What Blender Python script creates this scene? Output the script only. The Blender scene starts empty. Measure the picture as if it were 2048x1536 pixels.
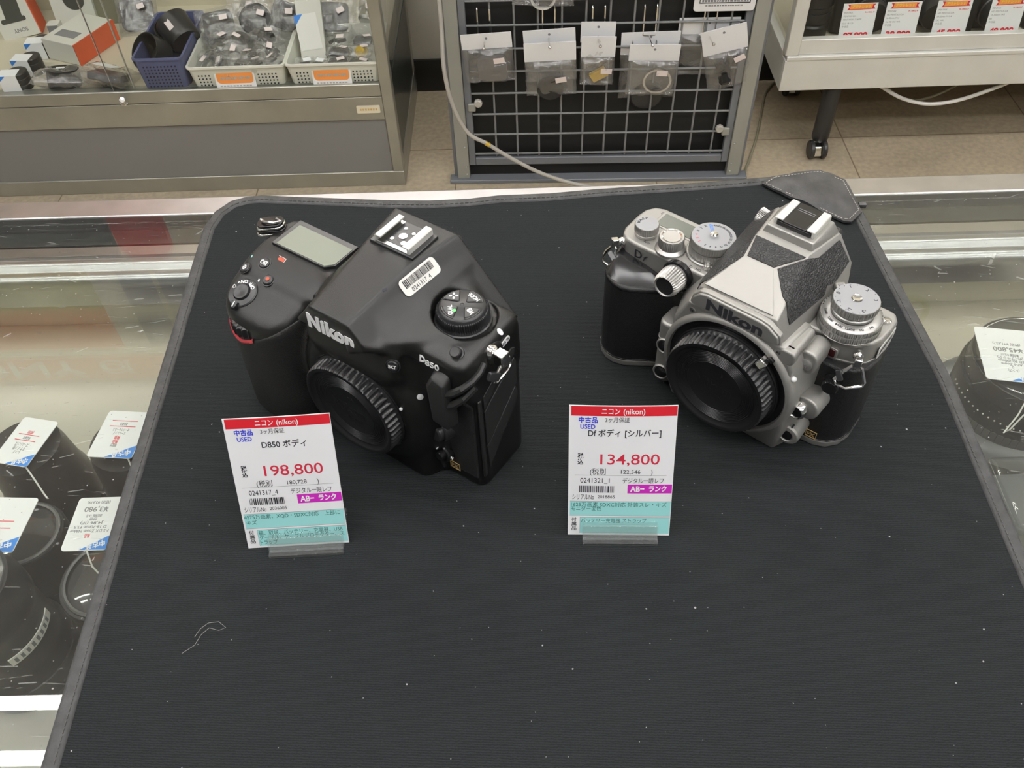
import bpy, bmesh, math, random
import numpy as np
from mathutils import Vector, Matrix, noise as mnoise
from mathutils.bvhtree import BVHTree

SC = bpy.context.scene
COL = SC.collection
MM = 0.001
HC = 0.80            # height of the counter top above the floor (m); all drawings below are in mm above that top
R = math.radians

# ------------------------------------------------------------------ camera, world, exposure
cam_d = bpy.data.cameras.new('camera')
cam_d.sensor_width = 36.0
cam_d.lens = 36.0 * 1750 / 2048
cam_d.clip_start = 0.01
cam_d.clip_end = 50
cam_o = bpy.data.objects.new('camera', cam_d)
COL.objects.link(cam_o)
cam_o.matrix_world = Matrix((
    (0.99949272, 0.02479773, 0.01998448, 0.0),
    (-0.005492, 0.75229197, -0.65880698, 0.0),
    (-0.03137108, 0.65836302, 0.75204653, HC + 0.385),
    (0, 0, 0, 1)))
SC.camera = cam_o
wd = bpy.data.worlds.new('shop_air')
SC.world = wd
wd.use_nodes = True
wd.node_tree.nodes['Background'].inputs[0].default_value = (0.97, 0.98, 1.0, 1)
wd.node_tree.nodes['Background'].inputs[1].default_value = 0.16
SC.view_settings.view_transform = 'Standard'
SC.view_settings.look = 'None'
SC.view_settings.exposure = 0.14
SC.view_settings.gamma = 1.0
SC.view_settings.use_curve_mapping = False
SC.cycles.use_denoising = True
SC.cycles.max_bounces = 14
SC.cycles.transparent_max_bounces = 40
SC.cycles.transmission_bounces = 10
SC.cycles.sample_clamp_indirect = 4.0
SC.cycles.caustics_reflective = False
SC.cycles.caustics_refractive = False
TUBE = 30.0          # emission of the ceiling tubes

# ------------------------------------------------------------------ materials
MATS = {}
def mat(name, col=(0.5, 0.5, 0.5), rough=0.5, metal=0.0, spec=0.5, bump=None, speck=None, coat=0.0, emit=None, var=None, sheen=0.0, trans=0.0, ior=1.5):
    """procedural principled material; bump=(scale,strength,kind), speck=(scale,threshold,colour), var=(scale,amount)"""
    m = bpy.data.materials.new(name)
    m.use_nodes = True
    nt = m.node_tree
    b = nt.nodes['Principled BSDF']
    b.inputs['Base Color'].default_value = (*col, 1)
    b.inputs['Roughness'].default_value = rough
    b.inputs['Metallic'].default_value = metal
    b.inputs['Specular IOR Level'].default_value = spec
    b.inputs['Coat Weight'].default_value = coat
    b.inputs['Coat Roughness'].default_value = 0.08
    b.inputs['Transmission Weight'].default_value = trans
    b.inputs['IOR'].default_value = ior
    if sheen:
        b.inputs['Sheen Weight'].default_value = sheen
    if emit:
        b.inputs['Emission Color'].default_value = (*emit[0], 1)
        b.inputs['Emission Strength'].default_value = emit[1]
    L = nt.links.new
    tc = None
    if bump or speck or var:
        tc = nt.nodes.new('ShaderNodeTexCoord').outputs['Object']
    cur = None
    if var:
        n = nt.nodes.new('ShaderNodeTexNoise'); n.inputs['Scale'].default_value = var[0]; n.inputs['Detail'].default_value = 4
        L(tc, n.inputs['Vector'])
        mp = nt.nodes.new('ShaderNodeMapRange'); mp.inputs[1].default_value = 0.3; mp.inputs[2].default_value = 0.7
        mp.inputs[3].default_value = 1 - var[1]; mp.inputs[4].default_value = 1 + var[1]
        L(n.outputs['Fac'], mp.inputs[0])
        mx = nt.nodes.new('ShaderNodeMix'); mx.data_type = 'RGBA'; mx.blend_type = 'MULTIPLY'; mx.inputs[0].default_value = 1
        mx.inputs[6].default_value = (*col, 1); L(mp.outputs[0], mx.inputs[7])
        cur = mx.outputs[2]
    if speck:
        n = nt.nodes.new('ShaderNodeTexNoise'); n.inputs['Scale'].default_value = speck[0]; n.inputs['Detail'].default_value = 1
        L(tc, n.inputs['Vector'])
        rp = nt.nodes.new('ShaderNodeMapRange'); rp.inputs[1].default_value = speck[1]; rp.inputs[2].default_value = speck[1] + 0.04
        L(n.outputs['Fac'], rp.inputs[0])
        mx = nt.nodes.new('ShaderNodeMix'); mx.data_type = 'RGBA'
        L(rp.outputs[0], mx.inputs[0]); mx.inputs[6].default_value = (*col, 1); mx.inputs[7].default_value = (*speck[2], 1)
        if cur: L(cur, mx.inputs[6])
        cur = mx.outputs[2]
    if cur: L(cur, b.inputs['Base Color'])
    if bump:
        sc_, st, kind = bump
        if kind == 'noise':
            n = nt.nodes.new('ShaderNodeTexNoise'); n.inputs['Detail'].default_value = 3; out = 'Fac'
        elif kind == 'voronoi':
            n = nt.nodes.new('ShaderNodeTexVoronoi'); n.feature = 'DISTANCE_TO_EDGE'; out = 'Distance'
        else:
            n = nt.nodes.new('ShaderNodeTexWave'); n.bands_direction = kind; n.inputs['Distortion'].default_value = 1.2; n.inputs['Detail'].default_value = 2; out = 'Fac'
        n.inputs['Scale'].default_value = sc_
        L(tc, n.inputs['Vector'])
        bp = nt.nodes.new('ShaderNodeBump'); bp.inputs['Strength'].default_value = st; bp.inputs['Distance'].default_value = 0.0004
        src = n.outputs[out]
        if kind == 'voronoi':
            mp = nt.nodes.new('ShaderNodeMapRange'); mp.inputs[2].default_value = 0.25; L(src, mp.inputs[0]); src = mp.outputs[0]
        L(src, bp.inputs['Height'])
        L(bp.outputs[0], b.inputs['Normal'])
    MATS[name] = m
    return m

def glassmat(name, tint=(0.93, 0.97, 0.94), refl=0.10, rough=0.02, haze=0.0, hazecol=(0.8, 0.8, 0.78), scratch=False, ior=1.5, bump=None):
    """thin clear sheet: see-through with a Fresnel reflection, plus dusty haze and scratches of its own"""
    m = bpy.data.materials.new(name); m.use_nodes = True
    nt = m.node_tree; nt.nodes.clear(); L = nt.links.new
    out = nt.nodes.new('ShaderNodeOutputMaterial')
    tr = nt.nodes.new('ShaderNodeBsdfTransparent'); tr.inputs[0].default_value = (*tint, 1)
    gl = nt.nodes.new('ShaderNodeBsdfGlossy'); gl.inputs['Roughness'].default_value = rough; gl.inputs[0].default_value = (1, 1, 1, 1)
    fr = nt.nodes.new('ShaderNodeLayerWeight'); fr.inputs[0].default_value = 0.5          # facing = 1 - cos, the same from both sides
    pw = nt.nodes.new('ShaderNodeMath'); pw.operation = 'POWER'; pw.inputs[1].default_value = 5.0; L(fr.outputs['Facing'], pw.inputs[0])
    ad = nt.nodes.new('ShaderNodeMath'); ad.operation = 'MULTIPLY_ADD'; ad.inputs[1].default_value = 0.9; ad.inputs[2].default_value = 0.035 + refl; ad.use_clamp = True
    L(pw.outputs[0], ad.inputs[0])
    mx = nt.nodes.new('ShaderNodeMixShader'); L(ad.outputs[0], mx.inputs[0]); L(tr.outputs[0], mx.inputs[1]); L(gl.outputs[0], mx.inputs[2])
    res = mx.outputs[0]
    tc = nt.nodes.new('ShaderNodeTexCoord').outputs['Object']
    if bump:
        n = nt.nodes.new('ShaderNodeTexNoise'); n.inputs['Scale'].default_value = bump[0]; n.inputs['Detail'].default_value = 3; L(tc, n.inputs['Vector'])
        bp = nt.nodes.new('ShaderNodeBump'); bp.inputs['Strength'].default_value = bump[1]; bp.inputs['Distance'].default_value = 0.004
        L(n.outputs['Fac'], bp.inputs['Height']); L(bp.outputs[0], gl.inputs['Normal']); L(bp.outputs[0], fr.inputs['Normal'])
    if haze or scratch:
        df = nt.nodes.new('ShaderNodeBsdfDiffuse'); df.inputs[0].default_value = (*hazecol, 1)
        val = nt.nodes.new('ShaderNodeValue'); val.outputs[0].default_value = haze; fac = val.outputs[0]
        if scratch:
            for ang, thr, sc_ in ((0.5, 0.0035, 26), (-0.35, 0.003, 21), (1.3, 0.003, 30), (0.05, 0.003, 24)):
                mp = nt.nodes.new('ShaderNodeMapping'); mp.inputs['Rotation'].default_value = (0, 0, ang); mp.inputs['Scale'].default_value = (0.16, 1, 1); L(tc, mp.inputs[0])
                v = nt.nodes.new('ShaderNodeTexVoronoi'); v.feature = 'DISTANCE_TO_EDGE'; v.inputs['Scale'].default_value = sc_; L(mp.outputs[0], v.inputs['Vector'])
                lt = nt.nodes.new('ShaderNodeMath'); lt.operation = 'LESS_THAN'; lt.inputs[1].default_value = thr; L(v.outputs['Distance'], lt.inputs[0])
                n = nt.nodes.new('ShaderNodeTexNoise'); n.inputs['Scale'].default_value = 38 + sc_; L(tc, n.inputs['Vector'])
                gt = nt.nodes.new('ShaderNodeMath'); gt.operation = 'GREATER_THAN'; gt.inputs[1].default_value = 0.62; L(n.outputs['Fac'], gt.inputs[0])
                mu = nt.nodes.new('ShaderNodeMath'); mu.operation = 'MULTIPLY'; L(lt.outputs[0], mu.inputs[0]); L(gt.outputs[0], mu.inputs[1])
                m2 = nt.nodes.new('ShaderNodeMath'); m2.operation = 'MULTIPLY_ADD'; m2.inputs[1].default_value = 0.20; L(mu.outputs[0], m2.inputs[0]); L(fac, m2.inputs[2]); fac = m2.outputs[0]
            n = nt.nodes.new('ShaderNodeTexNoise'); n.inputs['Scale'].default_value = 600; n.inputs['Detail'].default_value = 0; L(tc, n.inputs['Vector'])
            gt = nt.nodes.new('ShaderNodeMath'); gt.operation = 'GREATER_THAN'; gt.inputs[1].default_value = 0.845; L(n.outputs['Fac'], gt.inputs[0])
            m2 = nt.nodes.new('ShaderNodeMath'); m2.operation = 'MULTIPLY_ADD'; m2.inputs[1].default_value = 0.28; L(gt.outputs[0], m2.inputs[0]); L(fac, m2.inputs[2]); fac = m2.outputs[0]
        m3 = nt.nodes.new('ShaderNodeMixShader'); L(fac, m3.inputs[0]); L(res, m3.inputs[1]); L(df.outputs[0], m3.inputs[2]); res = m3.outputs[0]
    L(res, out.inputs[0])
    MATS[name] = m
    return m

# ------------------------------------------------------------------ geometry helper (millimetres)
def T(x=0, y=0, z=0): return Matrix.Translation((x, y, z))
def RX(a): return Matrix.Rotation(R(a), 4, 'X')
def RY(a): return Matrix.Rotation(R(a), 4, 'Y')
def RZ(a): return Matrix.Rotation(R(a), 4, 'Z')
def frame(o, ex, ez):
    """matrix with origin o, local x along ex, local z as near ez as possible"""
    ex = Vector(ex).normalized(); ez = Vector(ez); ez = (ez - ex * ez.dot(ex)).normalized(); ey = ez.cross(ex)
    m = Matrix((ex, ey, ez)).transposed().to_4x4(); m.translation = Vector(o); return m

def zframe(o, ez, hint=(1, 0, 0)):
    """matrix with origin o, local z exactly along ez, local x as near hint as possible"""
    ez = Vector(ez).normalized(); h = Vector(hint)
    if abs(h.normalized().dot(ez)) > .96: h = Vector((0, 1, 0))
    ex = (h - ez * h.dot(ez)).normalized(); ey = ez.cross(ex)
    m = Matrix((ex, ey, ez)).transposed().to_4x4(); m.translation = Vector(o); return m

class G:
    def __init__(s): s.v = []; s.f = []; s.m = []
    def add(s, vs, fs, M=None, mi=0):
        o = len(s.v)
        s.v += [tuple(M @ Vector(v)) if M is not None else tuple(v) for v in vs]
        s.f += [[i + o for i in f] for f in fs]; s.m += [mi] * len(fs); return s
    def box(s, x0, x1, y0, y1, z0, z1, M=None, mi=0):
        return s.add([(x0, y0, z0), (x1, y0, z0), (x1, y1, z0), (x0, y1, z0), (x0, y0, z1), (x1, y0, z1), (x1, y1, z1), (x0, y1, z1)],
                     [(3, 2, 1, 0), (4, 5, 6, 7), (0, 1, 5, 4), (1, 2, 6, 5), (2, 3, 7, 6), (3, 0, 4, 7)], M, mi)
    def prism(s, poly, z0, z1, M=None, mi=0, top=None):
        """extrude a polygon (xy) from z0 to z1; top = other outline for the upper end"""
        n = len(poly); tp = top or poly
        a = sum(poly[i][0] * poly[(i + 1) % n][1] - poly[(i + 1) % n][0] * poly[i][1] for i in range(n))
        idx = list(range(n)) if a > 0 else list(range(n - 1, -1, -1))
        vs = [(poly[i][0], poly[i][1], z0) for i in idx] + [(tp[i][0], tp[i][1], z1) for i in idx]
        fs = [tuple(range(n - 1, -1, -1)), tuple(range(n, 2 * n))] + [(i, (i + 1) % n, n + (i + 1) % n, n + i) for i in range(n)]
        return s.add(vs, fs, M, mi)
    def lathe(s, prof, n=32, M=None, mi=0, cap=True, a0=0, a1=360, rib=None):
        """revolve (r,z) profile about z; rib=(count, depth, i0, i1) waves the radius of rows i0..i1"""
        full = abs(a1 - a0) >= 359.9; k = n if full else n + 1
        vs = []; fs = []
        for j, (r, z) in enumerate(prof):
            for i in range(k):
                a = R(a0 + (a1 - a0) * i / n); rr = r
                if rib and rib[2] <= j <= rib[3]: rr = r - rib[1] * (0.5 - 0.5 * math.cos(a * rib[0])) ** (rib[4] if len(rib) > 4 else 1)
                vs.append((rr * math.cos(a), rr * math.sin(a), z))
        for j in range(len(prof) - 1):
            for i in range(n):
                b, c = j * k + i, j * k + (i + 1) % k
                fs.append((b, c, c + k, b + k))
        if cap and full:
            if prof[0][0] > 1e-6: fs.append(tuple(range(n - 1, -1, -1)))
            if prof[-1][0] > 1e-6: fs.append(tuple(range((len(prof) - 1) * k, len(prof) * k)))
        return s.add(vs, fs, M, mi)
    def cyl(s, r, z0, z1, n=24, M=None, mi=0, ch=0.0):
        return s.lathe([(r - ch, z0), (r, z0 + ch), (r, z1 - ch), (r - ch, z1)] if ch else [(r, z0), (r, z1)], n, M, mi)
    def tube(s, pts, r, n=8, M=None, mi=0, closed=False):
        P = [Vector(p) for p in pts]; k = len(P); vs = []; fs = []; up = None
        for i, p in enumerate(P):
            if closed: t = (P[(i + 1) % k] - P[i - 1]).normalized()
            else: t = (P[min(i + 1, k - 1)] - P[max(i - 1, 0)]).normalized()
            if up is None: up = t.orthogonal().normalized()
            up = (up - t * up.dot(t)).normalized(); w = t.cross(up)
            rr = r[i] if isinstance(r, (list, tuple)) else r
            for j in range(n):
                a = 2 * math.pi * j / n
                vs.append(p + up * rr * math.cos(a) + w * rr * math.sin(a))
        for i in range(k if closed else k - 1):
            for j in range(n):
                a, b = i * n + j, i * n + (j + 1) % n; c = (i + 1) % k
                fs.append((a, b, c * n + (j + 1) % n, c * n + j))
        if not closed: fs += [tuple(range(n - 1, -1, -1)), tuple(range((k - 1) * n, k * n))]
        return s.add(vs, fs, M, mi)
    def hull(s, pts, M=None, mi=0):
        bm = bmesh.new()
        for p in pts: bm.verts.new(p)
        r = bmesh.ops.convex_hull(bm, input=bm.verts)
        bmesh.ops.delete(bm, geom=[e for e in r['geom_interior'] if isinstance(e, bmesh.types.BMVert)], context='VERTS')
        bmesh.ops.dissolve_limit(bm, angle_limit=R(2), verts=bm.verts, edges=bm.edges)
        bm.verts.ensure_lookup_table(); bm.verts.index_update()
        s.add([v.co for v in bm.verts], [[v.index for v in f.verts] for f in bm.faces], M, mi); bm.free(); return s
    def ball(s, r, M=None, mi=0, n=16, sz=1.0):
        return s.lathe([(r * math.sin(math.pi * i / 10), -r * sz * math.cos(math.pi * i / 10)) for i in range(11)], n, M, mi, cap=False)
    def mesh(s, me, M=None, mi=0):
        return s.add([v.co for v in me.vertices], [list(p.vertices) for p in me.polygons], M, mi)
    def obj(s, name, mats, parent=None, bevel=0, seg=2, angle=35, loc=None, rot=None):
        me = bpy.data.meshes.new(name)
        me.from_pydata([(x * MM, y * MM, z * MM) for x, y, z in s.v], [], s.f)
        mats = mats if isinstance(mats, (list, tuple)) else [mats]
        for m in mats: me.materials.append(MATS[m] if isinstance(m, str) else m)
        if len(mats) > 1: me.polygons.foreach_set('material_index', s.m)
        me.validate(); me.update()
        me.shade_smooth(); me.set_sharp_from_angle(angle=R(angle))
        o = bpy.data.objects.new(name, me); COL.objects.link(o)
        if bevel:
            b = o.modifiers.new('edge', 'BEVEL'); b.width = bevel * MM; b.segments = seg; b.limit_method = 'ANGLE'; b.angle_limit = R(32); b.harden_normals = False; b.use_clamp_overlap = True
        if parent is not None: o.parent = parent
        if loc is not None: o.location = (loc[0] * MM, loc[1] * MM, loc[2] * MM + (HC if parent is None else 0))
        if rot is not None: o.rotation_euler = [R(a) for a in rot]
        return o

def tag(o, label=None, cat=None, group=None, kind=None):
    if label: o['label'] = label
    if cat: o['category'] = cat
    if group: o['group'] = group
    if kind: o['kind'] = kind
    return o
def thing(name, label, cat, loc=(0, 0, 0), rot=(0, 0, 0), group=None):
    """an Empty at the thing's base (mm, z above the counter top)"""
    o = bpy.data.objects.new(name, None); o.empty_display_size = 0.01; COL.objects.link(o)
    o.location = (loc[0] * MM, loc[1] * MM, loc[2] * MM + HC); o.rotation_euler = [R(a) for a in rot]
    return tag(o, label, cat, group)
def dup(root, loc, rot=None, label=None, name=None):
    r = root.copy(); COL.objects.link(r); r.location = (loc[0] * MM, loc[1] * MM, loc[2] * MM + HC)
    if rot is not None: r.rotation_euler = [R(a) for a in rot]
    if label: r['label'] = label
    for ch in [o for o in bpy.data.objects if o.parent is root]:
        c = ch.copy(); COL.objects.link(c); c.parent = r
        for g in [o for o in bpy.data.objects if o.parent is ch]:
            d = g.copy(); COL.objects.link(d); d.parent = c
    return r

_txt = {}
def text(g, s, size, M, mi=0, w=None, bold=0.0, sx=1.0, align='C', depth=0.06, res=3, space=1.0, shear=0.0):
    """add raised lettering to builder g: cap height about 0.7*size, centred on M's origin, reading along local x, facing local z"""
    key = (s, bold, res, depth / size, space, shear)
    if key not in _txt:
        c = bpy.data.curves.new('lettering', 'FONT'); c.body = s; c.size = 1; c.extrude = depth / size; c.resolution_u = res; c.offset = bold; c.space_character = space; c.shear = shear
        o = bpy.data.objects.new('lettering', c); _txt[key] = bpy.data.meshes.new_from_object(o)
        bpy.data.objects.remove(o)
    me = _txt[key]
    if not len(me.vertices): return g
    x0 = min(v.co.x for v in me.vertices); x1 = max(v.co.x for v in me.vertices)
    if w: sx = w / ((x1 - x0) * size)
    ox = -(x0 + x1) / 2 if align == 'C' else (-x0 if align == 'L' else -x1)
    S = Matrix.Diagonal((size * sx, size, size, 1)) @ T(ox, -0.35, 0)
    return g.mesh(me, M @ S, mi)
def arc(cx, cy, r, a0, a1, n=8): return [(cx + r * math.cos(R(a0 + (a1 - a0) * i / n)), cy + r * math.sin(R(a0 + (a1 - a0) * i / n))) for i in range(n + 1)]
def rrect(x0, x1, y0, y1, r, n=5):
    return arc(x1 - r, y1 - r, r, 0, 90, n) + arc(x0 + r, y1 - r, r, 90, 180, n) + arc(x0 + r, y0 + r, r, 180, 270, n) + arc(x1 - r, y0 + r, r, 270, 360, n)
def bvh_of(o):
    me = o.data; return BVHTree.FromPolygons([v.co / MM for v in me.vertices], [list(p.vertices) for p in me.polygons])
def drape(g, bvh, d, lift, start=0):
    """lay builder g's vertices on a surface: along direction d, keeping each vertex's own height above the lowest along d"""
    d = Vector(d).normalized(); hs = [-(Vector(v).dot(d)) for v in g.v[start:]]; h0 = min(hs)
    for i in range(start, len(g.v)):
        v = Vector(g.v[i]); h = -(v.dot(d)) - h0
        hit = bvh.ray_cast(v - d * 40, d, 120)
        if hit[0] is not None: g.v[i] = tuple(hit[0] - d * (h + lift))
    return g
def patch(poly, M, step=1.2, thick=0.4):
    """a finely divided flat patch with outline poly in M's xy plane, given thickness along +z"""
    bm = bmesh.new()
    P = []
    n = len(poly)
    for i in range(n):
        a, b = Vector(poly[i]), Vector(poly[(i + 1) % n]); k = max(1, int((b - a).length / step))
        P += [a.lerp(b, j / k) for j in range(k)]
    bm.faces.new([bm.verts.new((p.x, p.y, 0)) for p in P])
    xs = [p.x for p in P]; ys = [p.y for p in P]
    for ax, lo, hi in ((0, min(xs), max(xs)), (1, min(ys), max(ys))):
        c = lo + step
        while c < hi:
            co = [0, 0, 0]; no = [0, 0, 0]; co[ax] = c; no[ax] = 1
            bmesh.ops.bisect_plane(bm, geom=bm.verts[:] + bm.edges[:] + bm.faces[:], plane_co=co, plane_no=no); c += step
    bmesh.ops.recalc_face_normals(bm, faces=bm.faces)
    if bm.faces[:][0].normal.z < 0: bmesh.ops.reverse_faces(bm, faces=bm.faces)
    r = bmesh.ops.extrude_face_region(bm, geom=bm.faces[:])
    for e in r['geom']:
        if isinstance(e, bmesh.types.BMVert): e.co.z += thick
    bm.verts.index_update(); g = G()
    g.add([v.co for v in bm.verts], [[v.index for v in f.verts] for f in bm.faces], M); bm.free()
    return g
# ------------------------------------------------------------------ materials used all over
mat('paper', (0.84, 0.845, 0.86), 0.55)
mat('paper_warm', (0.78, 0.77, 0.73), 0.6)
mat('label_pink', (0.80, 0.70, 0.68), 0.6)
mat('ink_black', (0.02, 0.02, 0.025), 0.6)
mat('ink_grey', (0.22, 0.22, 0.23), 0.6)
mat('ink_red', (0.62, 0.012, 0.025), 0.5)
mat('ink_dark_red', (0.55, 0.02, 0.05), 0.5)
mat('ink_blue', (0.025, 0.04, 0.55), 0.5)
mat('ink_magenta', (0.55, 0.02, 0.46), 0.5)
mat('ink_cyan', (0.33, 0.70, 0.69), 0.5)
mat('ink_green', (0.02, 0.10, 0.09), 0.6)
mat('ink_white', (0.85, 0.85, 0.85), 0.5)
mat('ink_sky', (0.03, 0.22, 0.70), 0.5)
mat('ink_orange', (0.85, 0.30, 0.07), 0.6)
mat('ink_vermilion', (0.72, 0.085, 0.03), 0.5)
mat('ink_gold', (0.70, 0.50, 0.22), 0.4, 0.4)
mat('ink_yellow', (0.85, 0.55, 0.05), 0.5)
mat('chrome', (0.80, 0.79, 0.77), 0.12, 1.0)
mat('steel', (0.62, 0.62, 0.60), 0.28, 1.0)
mat('steel_brushed', (0.42, 0.42, 0.375), 0.40, 0.8, var=(9, 0.10))
mat('aluminium', (0.72, 0.715, 0.67), 0.42, 0.25, var=(14, 0.05))
mat('rail_chrome', (0.45, 0.445, 0.455), 0.30, 1.0, var=(30, 0.12))
mat('rail_dark', (0.035, 0.042, 0.038), 0.30, 0.3, var=(40, 0.35))
mat('rail_groove', (0.006, 0.005, 0.005), 0.5, 0.0, var=(60, 0.4))
mat('camera_black', (0.0065, 0.0065, 0.0062), 0.36, spec=0.5, bump=(3600, 0.22, 'noise'), speck=(900, 0.80, (0.002, 0.002, 0.002)))
mat('camera_rubber', (0.014, 0.0135, 0.013), 0.5, bump=(1250, 0.5, 'voronoi'))
mat('camera_rubber_fine', (0.016, 0.016, 0.016), 0.55, bump=(900, 0.6, 'noise'))
mat('port_rubber', (0.016, 0.016, 0.016), 0.5)
mat('gloss_black', (0.010, 0.010, 0.011), 0.20)
mat('satin_black', (0.020, 0.020, 0.021), 0.32)
mat('cap_black', (0.011, 0.011, 0.012), 0.30, bump=(900, 0.08, 'noise'))
mat('camera_silver', (0.385, 0.375, 0.352), 0.53, 0.76, bump=(1300, 0.16, 'noise'))
mat('dial_silver', (0.46, 0.452, 0.435), 0.36, 0.8)
mat('dial_face', (0.33, 0.335, 0.35), 0.5, 0.3)
mat('leather_black', (0.011, 0.011, 0.0115), 0.42, bump=(1500, 0.40, 'voronoi'))
mat('leather_grain', (0.024, 0.024, 0.025), 0.42, bump=(760, 0.75, 'voronoi'))
mat('leather_soft', (0.040, 0.040, 0.042), 0.42, var=(90, 0.45), bump=(700, 0.5, 'noise'))
mat('red_trim', (0.48, 0.035, 0.05), 0.35)
mat('lcd_glass', (0.16, 0.175, 0.135), 0.28, spec=0.25)
mat('lcd_dark', (0.13, 0.14, 0.12), 0.2, spec=0.3)
mat('ir_red', (0.06, 0.012, 0.012), 0.08, coat=0.5)
mat('white_plastic', (0.74, 0.74, 0.66), 0.4)
mat('blue_plastic', (0.085, 0.10, 0.21), 0.4)
mat('hole_dark', (0.02, 0.02, 0.03), 0.8)
mat('black_metal', (0.02, 0.02, 0.02), 0.4)
mat('dark_item', (0.022, 0.022, 0.022), 0.35, bump=(200, 0.3, 'noise'))
mat('grey_panel', (0.185, 0.18, 0.172), 0.55)
mat('rack_grey', (0.17, 0.18, 0.20), 0.42, 0.2)
mat('rack_post', (0.33, 0.335, 0.30), 0.42, 0.3, var=(8, 0.06))
mat('wire_grey', (0.24, 0.245, 0.25), 0.38, 0.3)
mat('pegboard_black', (0.006, 0.006, 0.006), 0.7)
mat('shelf_cream', (0.58, 0.535, 0.41), 0.5)
mat('shelf_sage', (0.40, 0.375, 0.305), 0.4, var=(12, 0.06))
mat('case_wall', (0.60, 0.575, 0.47), 0.5)
mat('gold', (0.75, 0.52, 0.10), 0.3, 0.6)
mat('cord_grey', (0.42, 0.40, 0.36), 0.5)
mat('box_olive', (0.20, 0.19, 0.13), 0.6)
mat('box_orange', (0.62, 0.10, 0.035), 0.5)
mat('box_white', (0.66, 0.65, 0.59), 0.5)
mat('box_ink', (0.06, 0.062, 0.055), 0.4)
mat('case_grey', (0.15, 0.16, 0.16), 0.5)
mat('lens_grey', (0.14, 0.14, 0.14), 0.35, 0.2)
mat('lens_black', (0.014, 0.014, 0.0145), 0.35)
mat('lens_glass', (0.32, 0.33, 0.35), 0.1, coat=0.8)
mat('tube_light', (1, 1, 1), 0.5, emit=((1.0, 0.985, 0.975), TUBE))
mat('fixture_white', (0.75, 0.76, 0.76), 0.5)
mat('sign_cream', (0.74, 0.68, 0.52), 0.6)
mat('sign_orange', (0.72, 0.20, 0.04), 0.6)
mat('sign_olive', (0.36, 0.34, 0.08), 0.6)
mat('sign_red', (0.62, 0.02, 0.02), 0.5)
mat('sign_dark', (0.05, 0.02, 0.025), 0.5)
glassmat('acrylic', (0.97, 0.98, 0.975), 0.01, 0.16, haze=0.06, hazecol=(0.8, 0.82, 0.82))
glassmat('case_glass', (0.975, 0.985, 0.975), -0.02, 0.02)
glassmat('counter_glass', (0.93, 0.945, 0.925), 0.010, 0.010, haze=0.007, scratch=True)
glassmat('poly_bag', (0.93, 0.93, 0.93), 0.07, 0.07, haze=0.06, hazecol=(0.85, 0.85, 0.85), bump=(75, 1.0))
glassmat('clear_plastic', (0.93, 0.93, 0.93), 0.05, 0.04, haze=0.02)
mat('added_case_light', (1, 1, 1), 0.5, emit=((1.0, 0.97, 0.90), 12))  # glow for strips added to brighten the counter and showcase interiors
# ------------------------------------------------------------------ room shell and ceiling lights
def floor_material():
    m = mat('floor_tile', (0.41, 0.345, 0.25), 0.35, var=(7, 0.10))
    nt = m.node_tree; L = nt.links.new; b = nt.nodes['Principled BSDF']
    tc = nt.nodes.new('ShaderNodeTexCoord')
    br = nt.nodes.new('ShaderNodeTexBrick'); br.inputs['Scale'].default_value = 1.0; br.offset = 0
    br.inputs['Brick Width'].default_value = 0.45; br.inputs['Row Height'].default_value = 0.45; br.inputs['Mortar Size'].default_value = 0.0016
    br.inputs['Color1'].default_value = (1, 1, 1, 1); br.inputs['Color2'].default_value = (0.95, 0.94, 0.93, 1); br.inputs['Mortar'].default_value = (0.45, 0.4, 0.35, 1)
    mp = nt.nodes.new('ShaderNodeMapping'); mp.inputs['Location'].default_value = (0.155, 0.02, 0); L(tc.outputs['Object'], mp.inputs[0]); L(mp.outputs[0], br.inputs['Vector'])
    old = b.inputs['Base Color'].links[0].from_socket
    mx = nt.nodes.new('ShaderNodeMix'); mx.data_type = 'RGBA'; mx.blend_type = 'MULTIPLY'; mx.inputs[0].default_value = 1
    L(old, mx.inputs[6]); L(br.outputs['Color'], mx.inputs[7])
    n = nt.nodes.new('ShaderNodeTexNoise'); n.inputs['Scale'].default_value = 90; n.inputs['Detail'].default_value = 6; L(tc.outputs['Object'], n.inputs['Vector'])
    rp = nt.nodes.new('ShaderNodeMapRange'); rp.inputs[1].default_value = 0.35; rp.inputs[2].default_value = 0.7; rp.inputs[3].default_value = 0.86; rp.inputs[4].default_value = 1.1; L(n.outputs['Fac'], rp.inputs[0])
    m2 = nt.nodes.new('ShaderNodeMix'); m2.data_type = 'RGBA'; m2.blend_type = 'MULTIPLY'; m2.inputs[0].default_value = 1
    L(mx.outputs[2], m2.inputs[6]); L(rp.outputs[0], m2.inputs[7]); L(m2.outputs[2], b.inputs['Base Color'])
floor_material()
mat('wall_cream', (0.62, 0.58, 0.50), 0.6, var=(3, 0.04))
mat('baseboard_black', (0.008, 0.008, 0.008), 0.5)
mat('ceiling_white', (0.40, 0.39, 0.37), 0.8, var=(5, 0.04))
tag(G().box(-3400, 3400, -2300, 2150, -850, -800).obj('floor', 'floor_tile', loc=(0, 0, 0)), kind='structure')
tag(G().box(-3400, 3400, 2050, 2150, -800, 1650).obj('wall_back', 'wall_cream', loc=(0, 0, 0)), kind='structure')
tag(G().box(-3400, 3400, 2042, 2050, -800, -716).obj('baseboard_back', 'baseboard_black', loc=(0, 0, 0)), kind='structure')
tag(G().box(-3400, 3400, -2300, 2150, 1650, 1700).obj('ceiling', 'ceiling_white', loc=(0, 0, 0)), kind='structure')

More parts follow.
